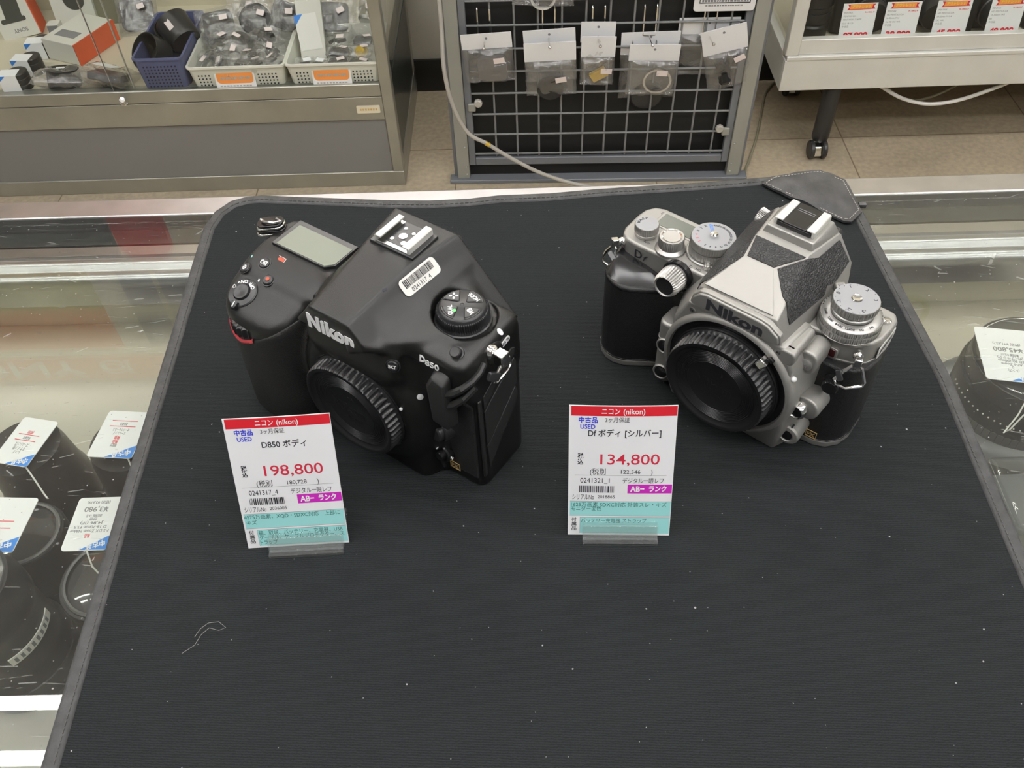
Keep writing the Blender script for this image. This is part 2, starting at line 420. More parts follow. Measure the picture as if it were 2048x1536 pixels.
lt = thing('ceiling_light', 'white twin tube ceiling light above the counter', 'ceiling light', (0, 0, 0), group='twin tube lights in rows on the ceiling')
G().box(-625, 625, -90, 90, 1560, 1600).box(-620, 620, -100, 100, 1600, 1650).obj('housing', 'fixture_white', lt, bevel=3)
for s in (-60, 60):
    G().cyl(13, -600, 600, 16, T(0, s, 1500) @ RY(90)).obj('tube', 'tube_light', lt)
    for e in (-625, 598): G().box(e, e + 27, s - 12, s + 12, 1486, 1562).obj('socket', 'fixture_white', lt, bevel=2)
first = True
for y in (695, -230, -1150, 1960):  # first row mirrors in the glass; the rest are added to brighten the scene
    for x in ((-1890, -630, 630, 1890) if y > -1000 else (630, 1890)):
        if first: lt.location = (x * MM, y * MM, HC); first = False
        else: dup(lt, (x, y, 0))
for o in [o for o in bpy.data.objects if o.name.startswith('ceiling_light')]:
    y = o.location.y; k = sorted(q.location.x for q in bpy.data.objects if q.name.startswith('ceiling_light') and abs(q.location.y - y) < .01).index(o.location.x)
    o['label'] = 'white twin tube ceiling light, %s in the row %s' % (('first', 'second', 'third', 'last')[k], 'added above the far showcases' if y > 1 else ('above the glass counter, added if behind the viewer'))

# sign boards hanging over the far showcases (seen mirrored in the counter)
sb = thing('hanging_signboard', 'cream and orange shop signboard hanging over the left showcase', 'sign', (-1350, 1700, 1040))
G().box(-560, 620, -8, 8, 0, 330).obj('board', 'sign_cream', sb, bevel=2)
g = G().box(-560, 620, -10, -8, 330, 430); g.obj('orange_band', 'sign_orange', sb)
g = G(); text(g, 'SONY α', 78, T(-60, -10.5, 380) @ RX(90), w=560, bold=0.012); text(g, 'SONY', 60, T(450, -10.5, 380) @ RX(90), w=260, bold=0.012); g.obj('band_lettering', 'paper_warm', sb)
g = G().box(-560, 225, -10, -8, 0, 150); g.obj('olive_panel', 'sign_olive', sb)
g = G().box(-560, 225, -10, -8, 150, 300, mi=0); g.obj('orange_panel', 'sign_orange', sb)
g = G()
for i in range(3):
    for j in range(2): g.box(300 + i * 100, 385 + i * 100, -10, -8, 30 + j * 140, 150 + j * 140)
g.obj('price_grid', 'ink_grey', sb)
for x in (-600, 570): G().box(x, x + 45, -6, 6, 430, 610).obj('hanger', 'fixture_white', sb)
sr = thing('hanging_signboard', 'red and maroon shop signboard hanging under the cream signboard', 'sign', (-1350, 1700, 820))
G().box(-500, 330, -8, 8, 0, 200).obj('board', 'sign_dark', sr, bevel=2)
G().prism(rrect(340, 470, 0, 200, 40), -8, 8, RX(90)).obj('red_panel', 'sign_red', sr)

sb = thing('hanging_signboard', 'cream and olive shop signboard hanging over the right showcase', 'sign', (950, 1700, 1040))
G().box(-640, 900, -8, 8, 0, 430).obj('board', 'sign_cream', sb, bevel=2)
G().box(-640, 900, -10, -8, 0, 170).obj('olive_panel', 'shelf_sage', sb)
g = G().lathe([(70, -10.5), (70, -8.5), (52, -8.5), (52, -10.5), (70, -10.5)], 40, T(60, 0, 250) @ RX(90) @ T(0, 0, 19), cap=False); g.obj('ring_mark', 'sign_olive', sb)
for x in (-600, 860): G().box(x, x + 40, -6, 6, 430, 610).obj('hanger', 'fixture_white', sb)
# ------------------------------------------------------------------ the glass counter in front
ct = thing('glass_counter', 'scratched glass topped display counter with polished metal edge rail', 'counter', (0, 0, 0))
G().box(-1500, 1500, -160, 512, -10, -3).obj('glass_top', 'counter_glass', ct, bevel=1, loc=(0, 0, 0))
G().box(-1500, 1500, 512, 533, -34, -4).obj('outer_rail', 'rail_chrome', ct, bevel=1.5)
G().box(-1500, 1500, 496, 512, -40, -17).obj('edge_channel', 'rail_dark', ct)
G().box(-1500, 1500, 489, 497, -60, -26).obj('groove', 'rail_groove', ct)
prof = [(489, -40), (489, -13), (479, -12.6), (478, -14.5), (474, -12.8), (470, -14), (468, -16.5), (466, -17), (463, -16.2), (460, -17.5), (457.5, -21), (456.5, -26), (457, -40)]
G().prism([(-p[0], p[1]) for p in prof], -1500, 1500, Matrix(((0, 0, 1, 0), (-1, 0, 0, 0), (0, 1, 0, 0), (0, 0, 0, 1)))).obj('chrome_rail', 'rail_chrome', ct, angle=50)
G().box(-1500, 1500, -160, 514, -120, -113).obj('shelf', 'shelf_sage', ct, bevel=1)
G().box(-1500, 1500, 514, 531, -800, -34).obj('front_panel', 'case_wall', ct)
G().box(-1500, 1500, -170, -160, -800, -10).obj('back_panel', 'case_wall', ct)
G().box(-1500, 1500, -160, 514, -800, -780).obj('plinth', 'grey_panel', ct)
G().box(-1480, 1480, 481, 488, -46, -41).obj('added_light_strip', 'added_case_light', ct)  # hidden under the rail, added to brighten the shelf and front panel

# ------------------------------------------------------------------ the black mat
mm = mat('mat_knit', (0.0175, 0.0195, 0.0205), 0.9, spec=0.12)
nt = mm.node_tree; L = nt.links.new; b = nt.nodes['Principled BSDF']
tc = nt.nodes.new('ShaderNodeTexCoord').outputs['Object']
mp = nt.nodes.new('ShaderNodeMapping'); mp.inputs['Rotation'].default_value = (0, 0, 0.05); L(tc, mp.inputs[0])
wv = nt.nodes.new('ShaderNodeTexWave'); wv.bands_direction = 'Y'; wv.inputs['Scale'].default_value = 290; wv.inputs['Distortion'].default_value = 3.0; wv.inputs['Detail'].default_value = 2; wv.inputs['Detail Scale'].default_value = 2.0; L(mp.outputs[0], wv.inputs['Vector'])
ns = nt.nodes.new('ShaderNodeTexNoise'); ns.inputs['Scale'].default_value = 1500; ns.inputs['Detail'].default_value = 2; L(tc, ns.inputs['Vector'])
ad = nt.nodes.new('ShaderNodeMath'); ad.operation = 'MULTIPLY_ADD'; ad.inputs[1].default_value = 1.4; L(ns.outputs['Fac'], ad.inputs[0]); L(wv.outputs['Fac'], ad.inputs[2])
bp = nt.nodes.new('ShaderNodeBump'); bp.inputs['Strength'].default_value = 0.55; bp.inputs['Distance'].default_value = 0.0003; L(ad.outputs[0], bp.inputs['Height']); L(bp.outputs[0], b.inputs['Normal'])
mp2 = nt.nodes.new('ShaderNodeMapRange'); mp2.inputs[1].default_value = 0.6; mp2.inputs[2].default_value = 1.8; mp2.inputs[3].default_value = 0.62; mp2.inputs[4].default_value = 1.30; L(ad.outputs[0], mp2.inputs[0])
n2 = nt.nodes.new('ShaderNodeTexNoise'); n2.inputs['Scale'].default_value = 520; n2.inputs['Detail'].default_value = 0; L(tc, n2.inputs['Vector'])
r2 = nt.nodes.new('ShaderNodeMapRange'); r2.inputs[1].default_value = 0.865; r2.inputs[2].default_value = 0.89; L(n2.outputs['Fac'], r2.inputs[0])
mx = nt.nodes.new('ShaderNodeMix'); mx.data_type = 'RGBA'; mx.blend_type = 'MULTIPLY'; mx.inputs[0].default_value = 1; mx.inputs[6].default_value = (0.0175, 0.0195, 0.0205, 1); L(mp2.outputs[0], mx.inputs[7])
m3 = nt.nodes.new('ShaderNodeMix'); m3.data_type = 'RGBA'; L(r2.outputs[0], m3.inputs[0]); L(mx.outputs[2], m3.inputs[6]); m3.inputs[7].default_value = (0.35, 0.35, 0.35, 1); L(m3.outputs[2], b.inputs['Base Color'])
mat('mat_binding', (0.040, 0.040, 0.040), 0.6, bump=(700, 0.8, 'noise'), var=(160, 0.35))
mat('mat_stitch', (0.065, 0.063, 0.06), 0.7)
out = [(-212, 30), (-214, 125), (-217, 200), (-220, 268), (-222, 335), (-224, 398), (-226, 455), (-227, 490), (-223, 508), (-214, 520), (-203, 525), (-192, 526), (-160, 522.5), (-127, 519), (-95, 515.5), (-68, 514), (-40, 515), (-18, 518), (18, 518.5), (54, 522), (127, 526), (173, 530), (205, 532), (222, 528), (231, 512), (234, 484), (238, 410), (243, 332), (242, 275), (241, 221), (240, 120), (239, 30)]
def ring_of(out, prof):
    """sweep (inset, z) rows along a clockwise outline"""
    n = len(out); vs = []; fs = []
    for ins, z in prof:
        for i in range(n):
            p, q, r_ = Vector(out[i - 1]), Vector(out[i]), Vector(out[(i + 1) % n])
            d1 = (q - p).normalized(); d2 = (r_ - q).normalized(); t = (d1 + d2)
            t = t.normalized() if t.length > 1e-4 else d2
            nn = Vector((t.y, -t.x)); c = max(0.5, nn.dot(Vector((d2.y, -d2.x))))
            v = q + nn * ins / c; vs.append((v.x, v.y, z))
    for j in range(len(prof) - 1):
        for i in range(n): fs.append((j * n + i, (j + 1) * n + i, (j + 1) * n + (i + 1) % n, j * n + (i + 1) % n))
    return vs, fs, n
pad = thing('display_mat', 'black knitted display mat with bound edge on the glass counter', 'mat', (0, 0, 0))
vs, fs, n = ring_of(out, [(4, -3), (4, 0)])
g = G(); inner = [(v[0], v[1]) for v in vs[n:]]
g = patch(inner, T(0, 0, -3), 14, 3)
g.obj('cloth', 'mat_knit', pad, angle=60)
vs, fs, n = ring_of(out, [(0, -3), (-0.3, -0.4), (0.6, 1.0), (2, 1.4), (6.2, 1.3), (7.6, 0.8), (8.2, -0.2)])
G().add(vs, fs).obj('binding', 'mat_binding', pad, angle=70)
# stitching line along the binding
vs, fs, n = ring_of(out, [(6.0, 1.55)])
g = G(); cnt = 0
for i in range(1, n - 1):
    a, b_ = Vector(vs[i]), Vector(vs[i + 1]); k = int((b_ - a).length / 3.2)
    for j in range(k):
        p = a.lerp(b_, (j + .1) / k); q = a.lerp(b_, (j + .75) / k); g.tube([p, (p + q) / 2 + Vector((0, 0, .12)), q], 0.28, 5)
g.obj('stitching', 'mat_stitch', pad)
# leather corner patch
pp = [(170, 519.5), (172, 522), (178, 527), (201, 532), (214, 533.5), (229.5, 521), (231.5, 484), (221.5, 473.5), (217, 474.2), (191.5, 497.5)]
g = patch(pp, T(0, 0, 1.6), 3, 1.6)
for i, v in enumerate(g.v):
    if v[2] > 2:
        x, y, z = v; h = 2.6 * math.exp(-((x - 206) ** 2 + (y - 508) ** 2) / 300) + 1.2 * mnoise.noise((x * .09, y * .09, 3)); g.v[i] = (x, y, z + max(0, h))
g.obj('corner_patch', 'leather_soft', pad, angle=50)
g = G(); k = len(pp); c = Vector((206, 508))
for i in range(k):
    a, b_ = Vector(pp[i]), Vector(pp[(i + 1) % k]); a = a + (c - a).normalized() * 2.6; b_ = b_ + (c - b_).normalized() * 2.6; m_ = max(1, int((b_ - a).length / 2.2))
    for j in range(m_):
        p = a.lerp(b_, (j + .15) / m_); q = a.lerp(b_, (j + .7) / m_); g.tube([(p.x, p.y, 3.6), (q.x, q.y, 3.6)], 0.3, 5)
g.obj('patch_stitching', 'cord_grey', pad)
G().tube([(232, 494, 1), (237, 494, 0.6)], 2.0, 8).obj('edge_tab', 'satin_black', pad)

t = thing('lint_fibre', 'tiny pale curled fibre lying on the mat in front of the black camera card', 'lint', (0, 0, 0))
G().tube([(-161, 183, .5), (-159, 187, .9), (-156, 190, .6), (-151, 190.5, .8), (-147, 187.5, .6), (-150, 186, .9), (-155, 187.5, .6), (-158, 184, .8), (-160, 179, .5), (-165, 175, .5)], .075, 5).obj('fibre', 'cord_grey', t)
# ------------------------------------------------------------------ the two price cards in acrylic feet
CW, CH = 51.0, 73.5
def barcode(g, x0, x1, z0, z1, seed, M, mi, n=48):
    rnd = random.Random(seed); x = x0
    while x < x1:
        w = rnd.choice((.22, .22, .45, .66)); g.box(x, min(x1, x + w), z0, z1, 0.02, 0.09, M, mi); x += w + rnd.choice((.25, .3, .5))
def price_card(loc, yaw, lean, label, model, mw, price, net, code, serial, l1, l2, acc, l3=None, bow=0.6):
    t = thing('price_card', label, 'price card', loc, (0, 0, yaw))
    M0 = RX(90 - lean)      # card local: x across, y up the sheet, z towards the viewer
    nx, ny = 14, 6
    g = G(); vs = []; fs = []
    for s in (0, 1):
        for j in range(ny + 1):
            for i in range(nx + 1):
                vs.append((-CW / 2 + CW * i / nx, CH * j / ny, 0.0 if s else -0.5))
    k = (nx + 1) * (ny + 1)
    for j in range(ny):
        for i in range(nx):
            a = j * (nx + 1) + i
            fs.append((k + a, k + a + 1, k + a + nx + 2, k + a + nx + 1)); fs.append((a + nx + 1, a + nx + 2, a + 1, a))
    for i in range(nx):
        fs.append((i, i + 1, k + i + 1, k + i)); b_ = ny * (nx + 1) + i; fs.append((b_ + 1, b_, k + b_, k + b_ + 1))
    for j in range(ny):
        a = j * (nx + 1); fs.append((a + nx + 1, a, k + a, k + a + nx + 1)); b_ = a + nx; fs.append((b_, b_ + nx + 1, k + b_ + nx + 1, k + b_))
    g.add(vs, fs)
    p = G()      # printing, materials: 0 black 1 red 2 blue 3 magenta 4 cyan 5 white 6 dark red 7 grey 8 green
    def X(u): return -CW / 2 + u * CW       # u 0..1 across, v 0..1 from the top
    def Y(v): return CH * (1 - v)
    def bar(u0, u1, v0, v1, mi, h=0.05):
        k = max(1, int((u1 - u0) * 16))
        for i in range(k): p.box(X(u0 + (u1 - u0) * i / k), X(u0 + (u1 - u0) * (i + 1) / k), Y(v1), Y(v0), 0.01, h, None, mi)
    def tx(s, u, v, size, mi, u1=None, bold=0, align='L', z=0.04):
        """lettering from u to u1 centred on height v; size in mm of the full letter body"""
        x0 = X(u); w = (X(u1) - x0) if u1 else None
        text(p, s, size, T(x0, Y(v), z), mi, w=w, bold=bold, align=align, depth=0.03)
    bar(0.02, 0.995, 0.004, 0.074, 1)
    tx('ニコン', 0.30, 0.040, 3.9, 5, 0.47, 0.008, z=0.07); tx('(nikon)', 0.50, 0.040, 3.9, 5, 0.70, 0.012, z=0.07)
    tx('中古品', 0.09, 0.105, 3.5, 2, 0.265, 0.03); tx('USED', 0.105, 0.152, 3.4, 2, 0.245, 0.02)
    tx('3ヶ月保証', 0.335, 0.102, 2.9, 0, 0.56, 0.0)
    tx(model, 0.5 - mw / 2 + (0.02 if l3 is None else 0.035), 0.20, 4.4, 0, 0.5 + mw / 2 + (0.02 if l3 is None else 0.035), 0.012)
    tx(price, 0.30, 0.395, 8.2, 6, 0.86, 0.004)
    tx('税', 0.085, 0.372, 3.3, 0, 0.14, 0.03); tx('込', 0.085, 0.418, 3.3, 0, 0.14, 0.03)
    tx('(税別', 0.205, 0.492, 3.9, 0, 0.355); tx(net, 0.50, 0.492, 3.1, 0, 0.685); tx(')', 0.785, 0.492, 3.9, 0, 0.80)
    bar(0.06, 0.935, 0.519, 0.521, 7)
    tx(code, 0.115, 0.560, 3.9, 0, 0.395); tx('デジタル一眼レフ', 0.52, 0.562, 3.4, 0, 0.91)
    barcode(p, X(0.105), X(0.44), Y(0.655), Y(0.603), 50 + int(code[5]), None, 0)
    bar(0.57, 0.995, 0.590, 0.66, 3); tx('AB−', 0.595, 0.625, 4.4, 5, 0.73, 0.03, z=0.07); tx('ランク', 0.775, 0.625, 3.8, 5, 0.945, 0.035, z=0.07)
    tx('シリアルNo', 0.04, 0.692, 3.6, 0, 0.25); tx(serial, 0.285, 0.688, 2.6, 0, 0.45)
    bar(0.018, 0.995, 0.725, 0.842, 4, 0.03); bar(0.018, 0.995, 0.7245, 0.727, 7, 0.045); bar(0.018, 0.995, 0.841, 0.843, 7, 0.045)
    if l3 is None:
        tx(l1, 0.03, 0.752, 2.9, 8, 0.955); tx(l2, 0.03, 0.785, 2.9, 8, 0.325)
    else:
        tx(l1, 0.02, 0.750, 2.9, 8, 0.955); tx(l2, 0.03, 0.795, 2.9, 8, 0.135)
    bar(0.12, 0.995, 0.855, 0.985, 4, 0.03); bar(0.12, 0.995, 0.854, 0.857, 7, 0.045); bar(0.118, 0.121, 0.854, 0.985, 7, 0.045)
    for i, ch in enumerate('付属品'): tx(ch, 0.035, 0.875 + 0.036 * i, 2.6, 0, 0.085, 0.01)
    tx(acc, 0.13, 0.882, 3.0, 8, 0.955 if l3 else 0.77)
    if l3: tx(l3[0], 0.13, 0.920, 3.0, 8, 0.965); tx(l3[1], 0.13, 0.958, 3.0, 8, 0.30)
    for q in (g, p):
        q.v = [tuple(M0 @ Vector((x, y, z - bow * 4 * (x / CW) ** 2 * (y / CH)))) for x, y, z in q.v]
    sh = g.obj('sheet', 'paper', t, angle=60)
    p.obj('printing', ['ink_black', 'ink_red', 'ink_blue', 'ink_magenta', 'ink_cyan', 'ink_white', 'ink_dark_red', 'ink_grey', 'ink_green'], sh)
    return t
price_card((-119.0, 231.5, 0.6), 2.5, 23.6, 'white price card reading 198,800, in front of the black camera', 'D850 ボディ', 0.42, '198,800', '180,728', '0241317_4', '2036005',
           '4575万画素、XQD・SDXC対応　上部に', 'キズ', '箱、取説、バッテリー、充電器、USB', l3=('ケーブル、ケーブルプロテクター、ス', 'トラップ'))
price_card((42.9, 233.6, 0.6), -2.0, 22.6, 'white price card reading 134,800, in front of the silver camera', 'Df ボディ [シルバー]', 0.68, '134,800', '122,546', '0241321_1', '2018865',
           '1625万画素 SDXC対応 外装スレ・キズ', 'モニター変色', 'バッテリー充電器 ストラップ', bow=0.9)
def card_foot(loc, yaw, lean, w, label):
    t = thing('card_stand', label, 'card stand', loc, (0, 0, yaw))
    M = RX(90 - lean)
    G().prism(rrect(-w / 2, w / 2, 0.6, 9.0, 0.8, 3), 0.75, 2.4, M).obj('front_lip', 'acrylic', t, bevel=0.3)
    G().prism(rrect(-w / 2, w / 2, 0.6, 9.5, 0.8, 3), -2.6, -0.75, M).obj('back_lip', 'acrylic', t, bevel=0.3)
    G().prism([(-4.5, 0), (22, 0), (22, 2.2), (-4.5, 2.2)], -w / 2, w / 2, Matrix(((0, 0, 1, 0), (1, 0, 0, 0), (0, 1, 0, 0), (0, 0, 0, 1)))).obj('base', 'acrylic', t, bevel=0.3)
card_foot((-114.5, 229.6, 0), 2.5, 23.6, 37.5, 'clear acrylic stand holding the price card of the black camera')
card_foot((43.5, 232.0, 0), -1.5, 22.6, 37.5, 'clear acrylic stand holding the price card of the silver camera')
# ------------------------------------------------------------------ black camera: signed distance body, meshed by surface nets
def smin(a, b, k): h = np.clip(.5 + .5 * (b - a) / k, 0, 1); return b * (1 - h) + a * h - k * h * (1 - h)
def smax(a, b, k): return -smin(-a, -b, k)
def plane(P, p, n): n = np.array(n, float); n /= np.linalg.norm(n); return (P[0] - p[0]) * n[0] + (P[1] - p[1]) * n[1] + (P[2] - p[2]) * n[2]
def nplane(P, p1, p2, p3, inside):
    a, b, c = map(np.array, (p1, p2, p3)); n = np.cross(b - a, c - a).astype(float); n /= np.linalg.norm(n)
    if np.dot(np.array(inside) - a, n) > 0: n = -n
    return plane(P, p1, n)
def rbox(P, c, h, r):
    q = [np.abs(P[i] - c[i]) - h[i] + r for i in range(3)]
    return np.sqrt(sum(np.maximum(x, 0) ** 2 for x in q)) + np.minimum(np.maximum(np.maximum(q[0], q[1]), q[2]), 0) - r
def conv(k, *ds):
    d = ds[0]
    for e in ds[1:]: d = smax(d, e, k)
    return d
def nets(f, lo, hi, h, rel=2):
    ax = [np.arange(lo[i], hi[i] + h, h) for i in range(3)]
    X = np.meshgrid(*ax, indexing='ij'); D = f(X).astype(np.float32); n = D.shape; S = D < 0
    cs = [(i, j, k) for i in (0, 1) for j in (0, 1) for k in (0, 1)]
    sub = lambda A, o: A[o[0]:n[0] - 1 + o[0], o[1]:n[1] - 1 + o[1], o[2]:n[2] - 1 + o[2]]
    cnt = sum(sub(S, o).astype(np.int8) for o in cs); act = (cnt > 0) & (cnt < 8)
    idx = -np.ones(act.shape, np.int64); ijk = np.argwhere(act); idx[act] = np.arange(len(ijk))
    acc = np.zeros((len(ijk), 3)); w = np.zeros(len(ijk))
    for a in cs:
        for x in range(3):
            if a[x]: continue
            b = list(a); b[x] = 1; da = sub(D, a)[act]; db = sub(D, b)[act]; cr = (da < 0) != (db < 0)
            t = np.where(cr, da / np.where(cr, da - db, 1), 0); p = np.tile(np.array(a, float), (len(ijk), 1)); p[:, x] = t
            acc[cr] += p[cr]; w += cr
    V = (ijk + acc / w[:, None]) * h + np.array(lo)
    for _ in range(rel):
        e = 0.25; P = [V[:, 0], V[:, 1], V[:, 2]]; d = f(P); gr = np.empty_like(V)
        for i in range(3):
            Q = list(P); Q[i] = P[i] + e; a = f(Q); Q[i] = P[i] - e; gr[:, i] = (a - f(Q)) / (2 * e)
        g2 = np.maximum((gr ** 2).sum(1), .05); V = V - np.clip(d / g2, -h, h)[:, None] * gr
    F = []
    for x in range(3):
        y, z = (x + 1) % 3, (x + 2) % 3
        sl = [slice(1, n[i] - 1) for i in range(3)]; sl2 = list(sl); sl[x] = slice(0, n[x] - 1); sl2[x] = slice(1, n[x])
        a, b = S[tuple(sl)], S[tuple(sl2)]
        for flip in (False, True):
            q = np.argwhere((a & ~b) if not flip else (~a & b))
            if not len(q): continue
            q = q + np.array([0 if i == x else 1 for i in range(3)])
            def c(dy, dz): r = q.copy(); r[:, y] += dy; r[:, z] += dz; return idx[r[:, 0], r[:, 1], r[:, 2]]
            quad = np.stack([c(-1, -1), c(0, -1), c(0, 0), c(-1, 0)], 1)
            F.append(quad[:, ::-1] if flip else quad)
    F = np.concatenate(F); return V, F[(F >= 0).all(1)]
def nets_obj(name, f, lo, hi, h, m, parent, angle=60):
    V, F = nets(f, lo, hi, h); me = bpy.data.meshes.new(name)
    me.from_pydata((V * MM).tolist(), [], F.tolist()); me.materials.append(MATS[m]); me.validate(); me.update(); me.shade_smooth()
    o = bpy.data.objects.new(name, me); COL.objects.link(o); o.parent = parent; return o

ZC8 = 47.4
def grip8(P):
    x, y, z = P; cx = -64.0 + 0.03 * (z - 80); a, b = 27.5, 26.0
    u = np.abs((x - cx) / a); v = np.abs((y + 32.5) / b); d = ((u ** 2.6 + v ** 2.6) ** (1 / 2.6) - 1) * 25
    return d
def body8(P):
    x, y, z = P
    core = conv(7, x - 63.5 + 0.02 * np.maximum(z - 60, 0) ** 1.3, -x - 87, y - 5.5, -y - 33.6, z - 95.5)
    core = np.where(x < -30, np.maximum(core, z - 90.0), core)
    gtop = plane(P, (0, -17, 90.3), (0, -0.36, 1))
    gr = conv(7, grip8(P), gtop, z - 90.2)
    gr = smax(gr, plane(P, (-36, -40, 60), (1, -0.25, 0.10)), 9)
    d = smin(smax(core, gtop - 3 * np.maximum(0, x + 38), 3), gr, 5)
    # mount housing: cone with a flat foot
    r = np.sqrt(x ** 2 + (z - ZC8) ** 2); hs = conv(5, (r - 40 - (y + 44) * 0.7) * 0.82, -y - 49.5, y + 20)
    ft = conv(4, np.abs(x) - 33 - 0.5 * (y + 45), -y - 45, y + 20, z - 40)
    d = smin(d, smin(hs, ft, 6), 5)
    # pentaprism
    pin = (0, -20, 100)
    pr = conv(1.2, nplane(P, (-21.6, -55.6, 100.5), (-12.5, -55, 112), (-15, -5, 119), pin), nplane(P, (18.6, -55.6, 103), (10.6, -55, 112), (14.5, -5, 119), pin),
              plane(P, (0, -56, 99), (0, -1, 0.06)), plane(P, (0, -55, 112), (0, -0.14, 1)), z - 118.2, y - 17, plane(P, (0, -55.8, 98.4), (0, -0.25, -1)), plane(P, (18.6, -56, 100), (1, -0.9, 0)))
    sk = conv(5, x - 30, -x - 28, -y - 50, y - 14, z - 112, nplane(P, (34, -36, 97), (22, -42, 104), (27, 8, 108), pin), nplane(P, (-36, -30, 92), (-24, -46, 98), (-24, 5, 108), pin), plane(P, (0, -48, 97), (0, -1, 0.45)), 78 - z)
    d = smin(d, sk, 9)
    d = smin(d, pr, 2.2)
    # right shoulder carrying the mode dial
    sh = conv(6, x - 61, 22 - x, -y - 39.5, y - 4, z - 100, 70 - z, plane(P, (54, -39, 99.0), (0.08, -0.06, 1)))
    d = smin(d, sh, 7)
    # brow running from the name plate to the strap lug
    br = conv(3, x - 52, 10 - x, plane(P, (18.2, -52, 96), (0.9, -1, 0)), plane(P, (17, -52, 99.2), (-0.05, -0.04, 1)), 95 - z + np.maximum(0, x - 17) * 0.02, y + 22)
    d = smin(d, br, 4)
    # recess between grip and mount, well around the dial
    d = smax(d, -(np.sqrt((x - 43.0) ** 2 + (y + 11.5) ** 2 + 0.0 * z) - 15.2 + 400 * np.maximum(0, 97.4 - z)), 1.2)
    d = smax(d, -z, 2.0)
    return d
cb = thing('digital_camera', 'black digital camera body with a large grip and capped lens mount', 'camera', (-57.8, 327.1, 0.3), (0, 0, -35.1))
body = nets_obj('body', body8, (-94, -62, -3), (70, 24, 124), 0.9, 'camera_black', cb)
BV8 = bvh_of(body)
def skin8(region, t=0.45, k=0.5):
    return lambda P: smax(smax(body8(P) - t, region(P), k), -(body8(P) + 1.5), 0.3)
# ------------------------------------------------------------------ black camera: fitted parts
def P8(name, g, m, bevel=0, **k): return g.obj(name, m, cb, bevel=bevel, **k)
FRONT = (0, -1, 0)
def axis(o, ez, ex=(1, 0, 0)): return zframe(o, ez, ex)
nets_obj('grip_rubber', skin8(lambda P: smax(smax(P[2] - np.maximum(56.5, 66.0 + 0.62 * (P[0] + 59)), P[0] + 37.5, .5), P[1] + 6, .5)), (-94, -62, 1), (-36, -4, 84), 0.9, 'camera_rubber', cb)
nets_obj('front_rubber', skin8(lambda P: smax(smax(np.abs(P[0] - 52.5) - 8.0, P[2] - 66 - 1.3 * (P[0] - 54), .5), smax(7 - P[2], P[1] + 28, .5), .5), 0.4), (42, -42, 4), (64, -26, 84), 0.8, 'camera_rubber_fine', cb)
# body cap and mount
MC = Matrix(((1, 0, 0, 0), (0, 0, -1, 0), (0, 1, 0, ZC8), (0, 0, 0, 1)))      # local z -> -y, local y -> z
def cap_parts(parent, M, R0, base, front):
    G().lathe([(R0 + 1.9, base - 1.5), (R0 + 1.9, base + 0.2), (R0 + 1.4, base + 0.6), (R0 - .5, base + 0.6)], 96, M).obj('mount_ring', 'gloss_black', parent)
    f = front; prof = [(R0 + .7, base), (R0 + .9, base + 1.0), (R0 + .2, base + 1.6), (R0 + .15, base + 2.4), (R0, f - 1.4), (R0 - .35, f - .5), (R0 - .9, f), (R0 - 2.6, f), (R0 - 3.2, f - .5), (R0 - 4.4, f - 1.5)]
    r = R0 - 5.6; z = f - 1.6
    for i in range(8): prof += [(r, z), (r - .25, z - .28), (r - .55, z - .28), (r - .75, z)]; r -= 0.95
    prof += [(r, z), (r - .8, z - .35), (0, z - .35)]
    c = G().lathe(prof, 336, M, rib=(56, 1.0, 3, 5, 0.35), cap=False).obj('body_cap', 'cap_black', parent, angle=40)
    g = G(); text(g, 'Nikon', 9.5, M @ T(-1, 0.5, z - .35), w=21, bold=0.02, depth=0.12); text(g, 'JAPAN', 3.4, M @ T(0, -6.5, z - .35), w=11, depth=0.12); text(g, '▾ 3', 3.2, M @ T(1.5, 9.5, z - .35), depth=.12)
    g.obj('embossing', 'cap_black', c)
    return c
cap_parts(cb, MC, 28.6, 49.2, 58.4)
# hot shoe
P8('shoe_plate', G().box(-13.2, 13.2, -10.2, 9.5, 116.4, 119.3), 'satin_black', 0.4)
sh = P8('hot_shoe', G().box(-10.2, 10.2, -9.2, 9, 119, 119.9), 'steel', 0.15)
for s in (-1, 1):
    P8('shoe_rail', G().prism([(10.5 * s, 119), (10.5 * s, 122.4), (9.9 * s, 123), (6.6 * s, 123), (6.6 * s, 122), (9.2 * s, 122), (9.2 * s, 119)], -9.2, 9, Matrix(((1, 0, 0, 0), (0, 0, 1, 0), (0, 1, 0, 0), (0, 0, 0, 1)))), 'aluminium', 0.25)
g = G().prism([(-6.0, -7), (6.0, -7), (6.0, 8.7), (-6.0, 8.7)], 119.9, 120.1); g.obj('contact_plate', 'satin_black', sh)
for i, (x, y, r) in enumerate(((0, -.6, 2.1), (-3.5, -4.6, 1), (3.4, -4.6, 1.4), (-2.5, 4.6, .9), (3.2, 3.4, .9))): G().cyl(r, 120.05, 120.35, 20, T(x, y, 0)).obj('contact', 'steel', sh)
# status screen
lp = [(-79.3, -16.8), (-43.6, -16.4), (-39.6, -12.6), (-39.6, 3.4), (-79.3, 3.4)]
P8('screen_bezel', G().prism([(-80.8, -16.9), (-43.6, -16.7), (-39.4, -12.6), (-39.4, 5.0), (-80.8, 5.0)], 88, 92.0), 'satin_black', 0.3)
P8('status_screen', G().prism([(-77.9, -16.2), (-44.0, -16.0), (-40.2, -12.4), (-40.2, 1.5), (-77.9, 1.5)], 91.5, 92.25), 'lcd_glass', 0.1)
